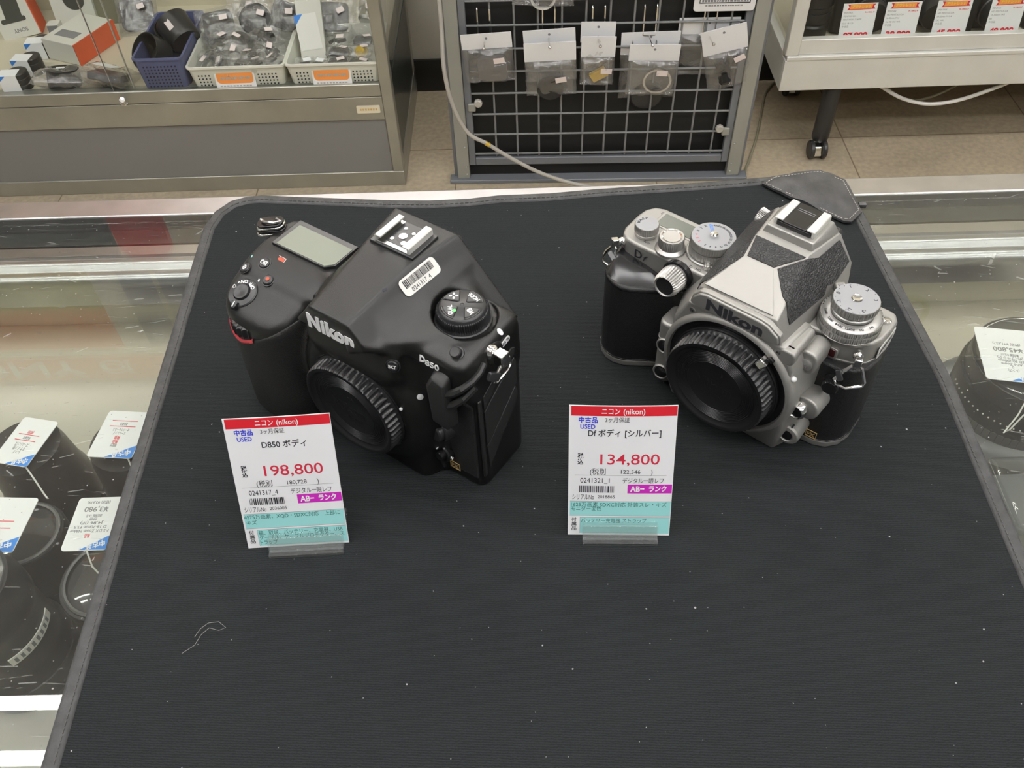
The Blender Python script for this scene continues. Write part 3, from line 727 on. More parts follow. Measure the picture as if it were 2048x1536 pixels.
# grip controls
TN = Vector((0, -0.34, 0.94)).normalized()
def top(x, y):
    h = BV8.ray_cast(Vector((x, y, 140)), Vector((0, 0, -1))); return h[0]
def btn(name, x, y, r, h, m, n=TN, ring=True, o=None):
    p = o or top(x, y); M = axis(p, n)
    b = P8(name, G().lathe([(r, -1), (r, h - .5), (r - .5, h - .05), (r - 1.0, h), (r - 1.6, h - .12), (0, h - .2)], 28, M, cap=False), m)
    if ring: G().lathe([(r + .75, -.6), (r + .7, .18), (r + .25, .22), (r + .2, -.4)], 28, M, cap=False).obj('surround', 'satin_black', b)
    return b, M
bI, MI = btn('iso_button', -76.2, -27.9, 3.1, 1.1, 'satin_black'); g = G(); text(g, 'ISO', 3.4, MI @ T(0, 0, 1.12) @ RZ(180), bold=.03, w=4.4); g.obj('lettering', 'ink_white', bI)
bE, ME = btn('exposure_button', -85.0, -34.2, 3.0, .9, 'satin_black', Vector((-.25, -.34, .9)))
g = G().box(-1.5, 1.5, -1.5, 1.5, .72, .78, ME); g.obj('symbol', 'ink_white', bE); g = G().box(-1.0, -.2, .35, .65, .78, .82, ME).box(-.75, -.45, .1, .9, .78, .82, ME).box(.2, 1.0, -.75, -.45, .78, .82, ME).prism([(-1.2, -1.3), (-.9, -1.3), (1.3, 1.2), (1.0, 1.2)], .78, .81, ME); g.obj('symbol_marks', 'ink_black', bE)
bR, MR = btn('record_button', -67.8, -34.6, 2.9, 1.3, 'satin_black'); G().cyl(1.05, 1.1, 1.26, 18, MR @ T(0, .3, 0)).obj('red_dot', 'ink_vermilion', bR)
rp = top(-76.6, -45.6); RM = axis(rp, Vector((0, -.37, .93)))
sw = P8('power_switch', G().lathe([(8.3, -1.5), (8.3, .5), (7.7, 1.05), (4.9, 1.3), (4.6, .4)], 48, RM, cap=False), 'satin_black')
g = G().hull([(-2.4, -6, 0.2), (2.4, -6, 0.2), (-1.5, -10.4, 0), (1.7, -10.2, 0), (-2.0, -6, 2.6), (1.8, -6, 2.6), (-1.0, -9.9, 2.2), (1.3, -9.8, 2.2)], RM @ RZ(8)); g.obj('lever', 'gloss_black', sw, bevel=.4)
G().box(-.25, .25, -9.4, -6.2, 2.3, 2.75, RM @ RZ(8)).obj('lever_mark', 'ink_white', sw)
g = G(); text(g, 'OFF', 2.7, RM @ RZ(150) @ T(0, -6.1, 1.36), bold=.03); text(g, 'ON', 2.7, RM @ RZ(205) @ T(0, -6.1, 1.36), bold=.03); text(g, '-', 3, RM @ RZ(234) @ T(0, -6.2, 1.36), bold=.05); text(g, '☀', 2.4, RM @ RZ(262) @ T(0, -6.2, 1.36)); g.obj('lettering', 'ink_white', sw)
P8('release_button', G().lathe([(4.4, 0.2), (4.4, 2.0), (4.1, 2.45), (3.5, 2.5), (2, 2.2), (0, 2.1)], 36, RM, cap=False), 'satin_black')
P8('index_mark', G().prism(rrect(-.45, .45, -1.1, 1.1, .4), -.2, .12, axis(top(-73.2, -36.2), TN, (1, .3, 0))), 'ink_white')
P8('green_mark', G().prism(rrect(-.35, .35, -.8, .8, .3), -.2, .12, axis(top(-86.0, -27.6), Vector((-.2, -.3, .93)), (.9, .4, 0))), 'ink_cyan')
g = G(); BM = axis(top(-69.3, -22.2), TN, (-1, 0, 0)); g.box(-2.0, 1.6, -.9, .9, 0, .1, BM); g.box(1.6, 2.1, -.45, .45, 0, .1, BM)
P8('battery_symbol', g, 'ink_vermilion')
g = G().box(-2.6, 2.6, -1.5, -1.25, .0, .1, BM).box(-2.6, -2.35, -1.5, 1.5, .0, .1, BM).box(-2.6, .6, 1.25, 1.5, 0, .1, BM); P8('battery_outline', g, 'label_pink')
# sub-command dial and red accent
P8('command_dial', G().lathe([(11.6, 63.8), (12.6, 64.4), (12.6, 70.4), (11.6, 71)], 240, T(-69.5, -48.2, 0), rib=(24, 1.3, 0, 3, .4)), 'satin_black')
def strip(pts, d, w, th, lift=.05):
    """a narrow band following a path laid onto the black body along direction d; w is its height along z"""
    g = G(); k = len(pts); d = Vector(d).normalized(); rows = []
    for p in pts:
        h = BV8.ray_cast(Vector(p) - d * 40, d, 120); q = (h[0] if h[0] else Vector(p)); n = h[1] if h[0] else -d; rows.append((q, n))
    vs = []
    for q, n in rows:
        up = (Vector((0, 0, 1)) - n * n.z).normalized()
        vs += [q + n * lift - up * w / 2, q + n * (lift + th) - up * w * .35, q + n * (lift + th) + up * w * .35, q + n * lift + up * w / 2]
    fs = [(i * 4 + j, (i + 1) * 4 + j, (i + 1) * 4 + j + 1, i * 4 + j + 1) for i in range(k - 1) for j in range(3)]
    return g.add(vs, fs)
import_path = [(-91, -38, 67.5), (-89, -44, 64.5), (-86, -49, 61.5), (-82, -54, 59), (-77, -57, 57.6), (-72, -58, 58), (-66, -58, 61), (-61, -58, 64.6)]
g = G(); rows = []
pts = []
for i in range(len(import_path) - 1):
    a, b_ = Vector(import_path[i]), Vector(import_path[i + 1]); pts += [a.lerp(b_, j / 4) for j in range(4)]
pts.append(Vector(import_path[-1])); cg = Vector((-66, -32, 62))
vs = []
for q in pts:
    d = Vector((cg.x - q.x, cg.y - q.y, 0)).normalized(); h = BV8.ray_cast(q - d * 20, d, 60); p = h[0] if h[0] else q; n = h[1] if h[0] else -d
    up = Vector((0, 0, 1)); w = 1.5
    vs += [p + n * .1 - up * w, p + n * .95 - up * w * .6, p + n * .95 + up * w * .6, p + n * .1 + up * w]
fs = [(i * 4 + j, (i + 1) * 4 + j, (i + 1) * 4 + j + 1, i * 4 + j + 1) for i in range(len(pts) - 1) for j in range(3)]
P8('red_accent', G().add(vs, fs), 'red_trim', angle=60)
# lettering on the front
NM = frame((-0.3, -56.0, 103.4), (1, 0, 0), (0, -1, 0.06))
g = G(); text(g, 'Nikon', 10.9, NM, w=28.4, bold=0.055, space=1.1, depth=.18); P8('brand_lettering', g, 'ink_white')
def front(x, z, y0=-90):
    h = BV8.ray_cast(Vector((x, y0, z)), Vector((0, 1, 0))); return h[0], h[1]
p, n = front(43.5, 92.0); g = G(); text(g, 'D', 4.8, frame((39.4, p.y - .2, 93.4), (1, .12, -.02), (0.1, -1, 0.12)), bold=.05, w=3.0, depth=.1); text(g, '850', 4.5, frame((45.2, p.y - .2, 93.0), (1, .12, -.02), (0.1, -1, 0.12)), bold=.02, w=7.8, depth=.1)
drape(g, BV8, (-.1, 1, 0), .05); P8('model_lettering', g, 'ink_white')
p, n = front(28.2, 89.6); b, M = btn('bracket_button', 0, 0, 3.0, .6, 'satin_black', n, True, p); g = G(); text(g, 'BKT', 2.4, zframe(p + n * .82, n, (1, 0, 0)), bold=.03, w=3.7); g.obj('lettering', 'ink_white', b)
p, n = front(36.4, 67.2); P8('alignment_dot', G().lathe([(1.65, -.3), (1.6, .35), (1.0, .6), (0, .65)], 20, axis(p, n), cap=False), 'ink_white')
P8('ring_dot', G().ball(.9, T(29.6, -49.9, 56.0 + 5), n=12), 'ink_white')
p, n = front(54.0, 94.5); kM = axis((54.0, -32.6, 98.8), (0.05, -.55, 1))
P8('sync_button', G().lathe([(3.5, -3), (3.5, .3), (2.9, .5), (2.6, .2), (2.6, 2.4), (2.2, 2.9), (0, 3.0)], 28, kM, cap=False), 'satin_black')
# terminal cover of soft rubber with two tails
g = G().hull([(44.5, -36, 54), (54.4, -36, 52), (44.7, -46.0, 58), (53.6, -45.0, 54.5), (44.4, -46.6, 84), (54.0, -44.6, 86.5), (45.2, -36, 90), (54.8, -36, 91), (46.4, -44, 89)])
tc_ = P8('terminal_cover', g, 'port_rubber', 1.8, seg=3)
for a in (((51.5, -42.5, 79.5), (56, -40.6, 80.6), (60.7, -39.4, 85.0), (63.4, -34.4, 87.6), (64.0, -29.6, 89.2), (63.8, -25.6, 92)), ((51.5, -42.0, 70.5), (56.5, -40.4, 73), (61.2, -39.0, 78.5), (63.8, -33.4, 82.6))):
    G().tube(a, [2.3, 2.1, 1.9, 1.7, 1.7, 1.5][:len(a)], 8).obj('tail', 'port_rubber', tc_)
P8('lug_surround', G().lathe([(6.2, -2), (6.0, .8), (5.0, 1.6), (3.2, 1.8)], 28, axis((62.6, -16.5, 90), (1, 0, .12)), cap=False), 'camera_black')
# lens release, focus selector, badge
P8('lens_release', G().lathe([(6.6, -6), (6.4, 2.2), (5.6, 3.0), (5.2, 2.4), (5.0, 5.2), (4.3, 5.9), (0, 6.0)], 32, axis((42.0, -35.6, 39.6), (-.25, -1, .1)), cap=False), 'satin_black')
fs_ = P8('focus_selector', G().lathe([(5.4, -4), (5.4, 3.0), (4.8, 3.8), (4.5, 3.4), (3.0, 3.4), (2.8, 5.6), (2.2, 6.2), (0, 6.2)], 36, axis((40.6, -34.0, 18.2), (-.1, -1, .15)), cap=False), 'gloss_black')
g = G(); text(g, 'AF', 2.4, frame((37.9, -38.7, 24.1), (1, .1, 0.3), (-.1, -.8, .7)), bold=.03); text(g, 'M', 2.0, frame((46.3, -36.9, 19.1), (1, .1, -.3), (.2, -.9, .5)), bold=.03); g.obj('lettering', 'ink_white', fs_)
G().hull([(-1.3, 2.0, 3.4), (1.3, 2.0, 3.4), (-1.1, 9, 2.5), (1.1, 9, 2.5), (-1.1, 2, 5.4), (1.1, 2, 5.4), (-.8, 8.6, 4), (.8, 8.6, 4)], axis((40.6, -34.0, 18.2), (-.1, -1, .15)) @ RZ(190)).obj('lever', 'gloss_black', fs_, bevel=.3)
def fx_badge(parent, o, ex, ez, k=1.0):
    M = frame(o, ex, ez); g = G(); w, h, t = 3.2 * k, 2.7 * k, .35 * k
    for a in ((-w, w, h - t, h), (-w, w, -h, -h + t), (-w, -w + t, -h, h), (w - t, w, -h, h)): g.box(a[0], a[1], a[2], a[3], -.3, .12, M)
    text(g, 'FX', 3.9 * k, M @ T(0, 0, .1), bold=.02, w=4.6 * k); return g.obj('format_badge', 'ink_gold', parent)
fx_badge(cb, (45.6, -34.5, 9.3), (1, 0, 0), (0, -1, 0))
# right-hand end: port doors, wireless marks, strap lug
for poly in ([(-28.6, 71), (-17, 77), (-17, 71.5), (-28.6, 61.2)], [(-15.8, 77.4), (-5, 83.5), (-2.2, 82), (-2.5, 78), (-15.8, 71.7)], [(-28.6, 59.6), (-3, 75.6), (-1.6, 72), (-1.2, 66), (-2.6, 63.5), (-1.2, 60), (-2.2, 56.5), (-28.4, 33.6)], [(-28.4, 32), (-3, 54.6), (-1.2, 51), (-1.0, 46), (-2.6, 43.6), (-27.6, 14)]):
    P8('port_door', G().prism([(-q[0], q[1]) for q in poly][::-1], 63.2, 64.1, Matrix(((0, 0, 1, 0), (-1, 0, 0, 0), (0, 1, 0, 0), (0, 0, 0, 1)))), 'port_rubber', .3)
P8('door_hinge', G().box(62.6, 63.9, -32.4, -29.8, 10, 70), 'port_rubber', .5)
g = G(); text(g, 'HDMI', 3.4, frame((64.15, -13, 33), (0, .85, .72), (1, 0, 0)), depth=.08); P8('port_lettering', g, 'port_rubber')
g = G().prism([(1.25 * math.cos(i * .4488), 1.9 * math.sin(i * .4488)) for i in range(14)], -.3, .15, frame((61.6, -9.6, 97.4), (.7, .1, -.72), (.7, 0, .72)) @ RZ(90)); P8('wireless_mark', g, 'ink_white')
g = G(); WM = frame((63.6, -9.0, 91.2), (.0, 1, .15), (1, 0, .12)); g.prism(rrect(-3.8, 3.8, -1.4, 1.4, 1.3), -.3, .12, WM); wm = P8('wireless_plate', g, 'ink_white')
g = G(); text(g, 'Wi Fi', 2.2, WM @ T(0, 0, .12), bold=.03, w=5.6); g.obj('lettering', 'ink_black', wm)
def strap_lug(parent, o, M, ring):
    """chrome lug post, flat eye, triangular split ring and black leather tab"""
    l = G().lathe([(2.6, -2), (2.6, .6), (1.9, 1.2), (1.8, 2.6)], 20, M, cap=False).hull([(x, y, z) for x in (-1.9, 1.9) for y in (-2.6, 2.2) for z in (2.2, 6.2)] + [(0, -3.4, 3), (0, -3.4, 5.4)], M).obj('strap_lug', 'chrome', parent, bevel=.7)
    G().tube(ring, .8, 8, closed=True).obj('split_ring', 'chrome', parent)
    G().tube([Vector(p) + Vector((.5, -.6, .5)) for p in ring], .7, 8, closed=True).obj('split_ring', 'chrome', parent)
    return l
strap_lug(cb, None, axis((63.2, -19.0, 93), (1, -.1, .1)) @ Matrix.Scale(1.45, 4), [(70.0, -19.0, 92), (70.4, -26.0, 88), (70.0, -27.2, 84.6), (69.6, -25.0, 81.8), (69.6, -15.8, 82.4), (69.6, -13.2, 84.6), (70.2, -15.5, 91)])
P8('lug_tab', G().prism(rrect(-2.2, 2.2, -3.2, 3.2, .8), 0, 2.2, frame((69.4, -27.4, 88.6), (0, .5, .8), (1, -.3, .2))), 'satin_black', .4)
# left lug, folded back with its tabs stacked
l = P8('strap_lug', G().lathe([(2.8, -3), (2.8, .5), (2, 1.2), (2, 5)], 20, axis((-86.0, -6, 86), (-1, 0, .3)), cap=False), 'chrome')
for i, (dz, m_) in enumerate(((0, 'chrome'), (1.9, 'gloss_black'), (3.9, 'chrome'), (5.4, 'gloss_black'))):
    P8('lug_tab', G().prism(rrect(-8.8 + .4 * i, 8.4 - .5 * i, -4.6, 4.6, 3.8, 6), 0, 1.4, frame((-92.0, -5.8, 86.6 + dz), (.86, .5, .12), (-.25, -.1, 1))), m_, .4)
P8('split_ring', G().tube([(-97, -8, 94), (-93, -9.0, 94.6), (-88, -7.0, 94.8), (-86, -4.0, 94.6), (-90, -3.4, 94.4)], .8, 8), 'chrome')
# mode dial
DC = (42.6, -12.4)
DZ = 1.2
md = P8('mode_dial', G().lathe([(13.6, 95.6), (13.6, 98.0), (12.9, 98.4), (12.6, 99.2), (12.7, 99.8), (12.7, 103.4), (12.3, 104), (11.5, 104.2), (11.3, 104.9), (10.8, 105.8), (9.8, 106.3), (0, 106.5)], 288, T(*DC, 0), rib=(72, .8, 4, 6, .6), cap=False), 'satin_black')
for i, (lab, an) in enumerate((('MODE', 72), ('WB', -18), ('QUAL', -108), (None, 162))):
    a0 = an - 30; a1 = an + 30
    sec = [(3.0 * math.cos(R(an)), 3.0 * math.sin(R(an)))]
    poly = arc(0, 0, 9.3, a0, a1, 8) + [(2.6 * math.cos(R(an + 12)), 2.6 * math.sin(R(an + 12))), (2.6 * math.cos(R(an - 12)), 2.6 * math.sin(R(an - 12)))]
    k = G().prism(poly, 106.0, 107.0, T(*DC, 0)).obj('dial_button', 'satin_black', md, bevel=.5, seg=3)
    G().prism([(x * 1.07, y * 1.07) for x, y in poly], 106.0, 106.62, T(*DC, 0)).obj('button_rim', 'gloss_black', md, bevel=.3)
    M = T(*DC, 107.0) @ RZ(an) @ T(6.6, 0, 0) @ RZ(90 if i in (0, 1) else 90)
    g = G()
    if lab: text(g, lab, 3.4 if len(lab) < 3 else 2.9, T(*DC, 107.0) @ T(6.7 * math.cos(R(an)), 6.7 * math.sin(R(an)), 0) @ RZ({'MODE': 168, 'WB': 152, 'QUAL': 130}[lab]), bold=.025, w={'MODE': 6.6, 'WB': 4.2, 'QUAL': 6.4}[lab])
    else:
        for q in range(4): g.prism(rrect(-.72, .72, -.5, .5, .42), 0, .12, T(*DC, 107.0) @ T(6.6 * math.cos(R(an)), 6.6 * math.sin(R(an)), 0) @ RZ(35 + 90 * q) @ T(1.45, 0, 0))
    g.obj('lettering', 'ink_white', k)
G().cyl(.9, 106.9, 107.15, 16, T(DC[0] + 5.6 * math.cos(R(-92)), DC[1] + 5.6 * math.sin(R(-92)), 0)).obj('green_dot', mat('green_dot', (.12, .6, .15), .4), md)
md.location.z = .8 * MM
G().ball(1.0, T(*DC, 106.4), sz=.4).obj('dial_lock', 'gloss_black', md)
# eyepiece, small slot and the stock sticker
P8('eyecup', G().box(-18, 18, 14, 23, 90, 112.5), 'camera_rubber_fine', 2.5, seg=3)
SN = Vector((.62, -.12, .78)).normalized(); SO = Vector((17.8, -12.6, 111.6)); SU = (0.10, 1, .05)
SM = frame(SO, SU, SN)
g = drape(patch(rrect(-11.4, 11.4, -4.3, 4.3, 2.2, 4), SM @ T(0, 0, 4), 1.0, .15), BV8, -SN, .05); st = P8('stock_sticker', g, 'paper_warm', angle=60)
bc = G(); rnd = random.Random(5); x = -9.2
while x < 9.0:
    w = rnd.choice((.2, .3, .5)); bc.box(x, x + w, -.6, 3.2, 0, .04, SM); x += w + rnd.choice((.22, .3, .45))
text(bc, '0241317_4', 3.0, SM @ T(-1.0, -2.5, .0), w=12.0, depth=.02); drape(bc, BV8, -SN, .42); bc.obj('printing', 'ink_black', st)
g = drape(G().prism(rrect(-1.3, 1.3, -.65, .65, .6), 0, .15, frame((11.6, -29, 113), (.55, .8, .2), (.5, -.3, .8)) @ T(0, 0, 3)), BV8, (-.5, .3, -.8), .16); P8('sensor_slot', g, 'hole_dark')
# ------------------------------------------------------------------ silver camera
cs = thing('digital_camera', 'silver and black digital camera body with round dials and capped lens mount', 'camera', (137.4, 346.4, 0.3), (0, 0, -40.73))
def PS(name, g, m, bevel=0, parent=None, **k): return g.obj(name, m, parent or cs, bevel=bevel, **k)
def inset(poly, d):
    n = len(poly); a = sum(poly[i][0] * poly[(i + 1) % n][1] - poly[(i + 1) % n][0] * poly[i][1] for i in range(n)); sgn = 1 if a > 0 else -1; out_ = []
    for i in range(n):
        p, q, r = Vector(poly[i - 1]), Vector(poly[i]), Vector(poly[(i + 1) % n]); t = ((q - p).normalized() + (r - q).normalized()).normalized(); v = q + sgn * d * Vector((-t.y, t.x)); out_.append((v.x, v.y))
    return out_
TOPO = [(26, -31.5), (44, -30), (52, -27.5), (57.5, -23), (60, -17), (60.6, -8), (60.2, -1), (57.5, 3.2), (54, 4), (-79, 3.2), (-84.5, 1), (-87.6, -4), (-88.2, -10), (-87.6, -24), (-85.5, -29), (-81, -32), (-76, -32.6)]
GRIP = [(62, -10), (62.4, -18), (60.6, -26), (56, -32), (50, -34.8), (42, -35.5), (30, -35.8), (-36, -34), (-42, -36), (-50, -41.3), (-57, -46.4), (-64, -51.2), (-70, -53), (-76, -52.2), (-81, -49.6), (-85.2, -45), (-86.8, -38), (-87.4, -26), (-87.4, -6), (-84, 1.5), (-79, 3), (54, 4), (59, 2.5), (61.6, -3)]
PS('base_plate', G().prism(GRIP, 0, 4.6), 'camera_silver', .9, seg=3)
PS('base_line', G().prism(inset(GRIP, -.25), 4.9, 5.8), 'gloss_black', .2)
PS('leatherette', G().prism(inset(GRIP, .3), 4.4, 61), 'leather_black', 1.2, seg=3)
TP = PS('top_plate', G().prism(TOPO, 61.5, 75), 'camera_silver', 1.5, seg=3)
PS('plate_lip', G().prism(inset(TOPO, -.5), 60.4, 62.0), 'camera_silver', .35)
PS('grip_cap', G().hull([(x, y, z) for x, y in inset([q for q in GRIP if q[0] < -44 and q[1] < -28], .2) for z in (57.5, 60)] + [(-60, -36, 64.5), (-84, -36, 66.5), (-86, -30, 66.5), (-50, -34, 62), (-74, -46, 64), (-82, -43, 65), (-66, -45, 62.5)]), 'gloss_black', 1.6, seg=4)
# front apron round the lens mount
ap = PS('mount_apron', G().hull([(-26, -56, 78.5), (27, -56, 78.5), (-33, -56, 62), (34, -56, 66), (-35, -56, 24), (37, -56, 24), (-30, -51, 0.2), (34.5, -50.6, 0.2), (-40, -33, 0.2), (41, -33, 0.2), (-41, -33, 60), (41, -33, 66), (-30, -33, 79), (29, -33, 79)]), 'camera_silver', 1.2, seg=3)
MS = Matrix(((1, 0, 0, 1.6), (0, 0, -1, 0), (0, 1, 0, 42.6), (0, 0, 0, 1)))
PS('mount_collar', G().lathe([(38.5, 50), (37.8, 56), (36.9, 57.6), (35.8, 58.3), (34.6, 58.3), (34.0, 57.4), (34, 55)], 96, MS, cap=False), 'camera_silver')
PS('mount_recess', G().lathe([(34.2, 56.2), (29, 56.2), (29, 50)], 96, MS, cap=False), 'gloss_black')
cap_parts(cs, MS, 28.8, 58.0, 69.0)
PS('aperture_tab', G().hull([(x, y, z) for x in (-2.3, 2.3) for y in (30.4, 34.0) for z in (57, 62.5)] + [(-1.8, 30.2, 64), (1.8, 30.2, 64)], MS @ RZ(-36)), 'chrome', .4)
PS('tab_catch', G().box(-1.6, 1.6, 34.2, 36.4, 57.5, 59.6, MS @ RZ(-38.5)), 'gloss_black', .3)
for x, z in ((24.6, 74.6), (-23.0, 73.6)):
    s_ = PS('mount_screw', G().lathe([(1.75, -.5), (1.75, .15), (1.45, .3), (0, .3)], 20, frame((x, -56, z), (1, 0, 0), FRONT), cap=False), 'steel')
    g = G()
    for a in (20, 80, 140): g.box(-.8, .8, -.16, .16, .28, .34, frame((x, -56, z), (1, 0, 0), FRONT) @ RZ(a))
    g.obj('slot', 'ink_black', s_)
PS('alignment_dot', G().ball(1.5, T(35.6, -54.6, 61.2), n=16), 'ink_white')
# side column with two function buttons
PS('button_column', G().prism(rrect(-44.5, -33.5, -51.5, -33, 4.6), 5, 50), 'camera_silver', 1.6, seg=3)
PS('column_ring', G().prism(rrect(-44.8, -33.2, -51.8, -33, 4.8), 37, 38), 'camera_silver', .2)
for z in (34.5, 13.5):
    b = PS('function_button', G().lathe([(5.0, -3), (5.0, 1.2), (4.4, 1.9), (3.9, 1.4), (3.7, 1.2)], 28, axis((-38.2, -51.0, z), (.15, -1, .1)), cap=False), 'camera_silver')
    G().lathe([(3.7, .5), (3.6, 1.8), (2.6, 2.5), (0, 2.7)], 28, axis((-38.2, -51.0, z), (.15, -1, .1)), cap=False).obj('button_face', 'gloss_black', b)
# prism housing with name plate, leather panels and shoe
PRP = [(-29.5, -42, 74), (27, -44, 74), (-29.5, 9, 74), (29, 9, 74), (-24.5, -55.2, 79.5), (24.5, -55.2, 79.5), (-22.5, -54, 88.8), (19.5, -53.6, 90.4), (-11.6, -33.2, 99.8), (4.0, -33.2, 99.9), (-14.4, -18, 102.6), (13.3, -18, 102.6), (-17, 9, 102.2), (17.4, 9, 102.2), (27.5, 8, 89), (-28, 8, 89), (-28.6, -40, 80), (25.4, -42, 80.5)]
ph = PS('prism_housing', G().hull(PRP), 'camera_silver', .8, seg=3); BVS = BVHTree.FromPolygons(*(lambda g: (g.v, g.f))(G().hull(PRP)))
PL = [(-24.2, 80.2), (-23.2, 84.5), (-19.8, 88.4), (-16, 89.4), (13.0, 89.4), (17.5, 88.6), (23.6, 84.6), (24.6, 80.6), (21.4, 79.6), (-21, 79.6)]
MP = Matrix(((1, 0, 0, 0), (0, 0, -1, 0), (0, 1, 0, 0), (0, 0, 0, 1)))
PS('plate_surround', G().prism([(x * 1.0, z) for x, z in inset(PL, -1.0)], 53.5, 57.0, MP), 'camera_silver', .7, seg=3)
np_ = PS('name_plate', G().prism(PL, 55, 58.1, MP), 'camera_silver', .8, seg=3)
g = G(); text(g, 'Nikon', 8.9, frame((0.2, -58.12, 84.4), (1, 0, 0), FRONT), w=31.0, bold=.04, depth=.14); g.obj('brand_lettering', 'ink_black', np_)
tz = Vector((0, -.42, .9)).normalized()
def lay(name, pts, d, m, th, step=1.4, lift=.05, bevel=0, parent=None, bv=None):
    """panel with 3D corner points laid on the prism housing along direction d"""
    d = Vector(d).normalized(); c = sum((Vector(p) for p in pts), Vector()) / len(pts); M = zframe(c, -d, (0, 1, 0)); Mi = M.inverted()
    g = patch([tuple((Mi @ Vector(p)).xy) for p in pts], M @ T(0, 0, 8), step, th); drape(g, bv or BVS, d, lift)
    return g.obj(name, m, parent or cs, angle=50)
lay('crown_panel', [(-20.6, -53.0, 91.6), (16.6, -52.8, 91.8), (4.2, -33.6, 100), (-11.4, -33.6, 100)], -tz, 'camera_silver', .9)
lay('leather_panel', [(-10.8, -32.2, 100.2), (3.6, -32.2, 100.2), (13.0, -18.9, 102.6), (-14.0, -18.9, 102.6)], (0, .1, -1), 'leather_grain', .45)
RD = Vector((-.80, 0.12, -.58))
lay('leather_panel', [(4.6, -31.6, 99.6), (13.8, -18.4, 102.0), (17.6, -12, 100.4), (18.4, 6.0, 100.2), (26.0, 6.2, 90.2), (25.2, -6, 86.0), (24.0, -9.5, 85.0), (22.6, -14, 86.0), (25.0, -18, 83.6), (22.0, -46, 83.6), (18.4, -45.8, 86.5), (12.6, -41.6, 93.5)], RD, 'leather_grain', .45, 1.2)
lay('leather_panel', [(-12.2, -32.8, 99.6), (-14.6, -18.4, 102.2), (-17.4, 6, 100.6), (-27.0, 6.2, 89.4), (-27.4, -40, 81.4), (-24.6, -51.5, 84), (-21.4, -50.5, 90.4)], (.80, .1, -.58), 'leather_grain', .45, 1.2)
# accessory shoe
PS('shoe_base', G().hull([(x, y, z) for x, y, z in ((-13.8, -13.4, 102), (13.2, -13.4, 102), (-16.4, 9.5, 101.6), (16.8, 9.5, 101.6), (-12.6, -12.2, 106.4), (12.6, -12.2, 106.4), (-12.6, 9.5, 106.4), (12.6, 9.5, 106.4))]), 'camera_silver', .5)
for s in (-1, 1):
    PS('shoe_rail', G().prism([(10.8 * s, 106), (10.8 * s, 109.4), (10.2 * s, 110), (6.4 * s, 110), (6.4 * s, 109), (9.2 * s, 109), (9.2 * s, 106)], -9, 9, Matrix(((1, 0, 0, 0), (0, 0, 1, 0), (0, 1, 0, 0), (0, 0, 0, 1)))), 'aluminium', .35)
sc_ = PS('shoe_cover', G().box(-9.0, 9.0, -9.6, 9.2, 106.2, 108.7).box(-6.2, 6.2, -9.6, 9.2, 108.7, 109.7), 'gloss_black', .35)
G().box(-4.6, 4.6, 2.6, 2.9, 109.68, 109.82).box(-4.6, 4.6, 4.0, 4.3, 109.68, 109.82).obj('cover_lines', 'ink_grey', sc_)
PS('diopter_knob', G().lathe([(3.6, 0), (4.2, 1), (4.2, 4.4), (3.6, 5), (0, 5)], 60, frame((-21, 6.5, 94), (0, 1, 0), (-1, 0, .25)), rib=(30, .4, 1, 2), cap=False), 'dial_silver')
PS('eyepiece_frame', G().box(-17, 17, 8, 15, 80, 101), 'satin_black', 2)
# dials on the left half
def knurl(name, x, y, tiers, m='dial_silver', n=240, ribs=80, parent=None, M=None):
    """stack of knurled rings: tiers = (r, z0, z1, ribbed)"""
    prof = []; r0 = None
    g = G()
    for r, z0, z1, kn in tiers:
        p = [(r - .5, z0), (r, z0 + .4), (r, z1 - .45), (r - .45, z1)]
        g.lathe(p, n, (M or Matrix()) @ T(x, y, 0), rib=(int(ribs * r / 10), .45, 1, 2) if kn else None)
    return g.obj(name, m, parent or cs, angle=40)
def ring_text(g, items, x, y, r, z, size, inward=False, bold=.02, mi=0, depth=.05, w=None, M=None):
    for s, a in items: text(g, s, size, (M or Matrix()) @ T(x, y, z) @ RZ(a - 90 + (180 if inward else 0)) @ T(0, -r if inward else r, 0), mi, bold=bold, depth=depth, w=w)
k = knurl('exposure_mode_dial', -75.2, -21.8, [(6.3, 74.8, 77.2, 0), (6.7, 77.2, 81.8, 1)])
G().cyl(6.1, 81.7, 81.9, 48, T(-75.2, -21.8, 0)).obj('dial_face', 'dial_face', k)
g = G(); ring_text(g, [('P', 128), ('S', 152), ('A', 176), ('M', 200)], -75.2, -21.8, 4.6, 81.9, 2.5); g.obj('lettering', 'ink_black', k)
k = PS('release_collar', G().lathe([(8.4, 74.8), (8.3, 76.2), (6.6, 77.6), (6.5, 78)], 64, T(-57.6, -24.6, 0), cap=False), 'dial_silver')
k = knurl('power_ring', -57.6, -24.6, [(7.0, 77.8, 83.8, 1)], ribs=64)
PS('release_button', G().lathe([(5.9, 83.0), (5.6, 84.1), (5.2, 84.2), (4.4, 83.6), (2.4, 83.0), (1.6, 82.6), (1.4, 80), (0, 80)], 48, T(-57.6, -24.6, 0), cap=False), 'chrome')
k = knurl('shutter_speed_dial', -39.0, -13.6, [(13.4, 74.8, 76.4, 0), (12.2, 76.4, 80.8, 1), (11.2, 80.6, 81.6, 0), (12.0, 81.4, 86.0, 1)])
G().cyl(11.3, 85.9, 86.1, 72, T(-39, -13.6, 0)).obj('dial_face', 'dial_face', k)
g = G(); ring_text(g, [(s, 112 - 18.2 * i) for i, s in enumerate(('4000', '2000', '1000', '500', '250', '125', '60', '30', '15', '8', '4', '2'))], -39, -13.6, 9.0, 86.1, 1.75)
ring_text(g, [('X', 150), ('T', 168), ('B', 187)], -39, -13.6, 9.0, 86.1, 2.0); g.obj('lettering', 'ink_black', k)
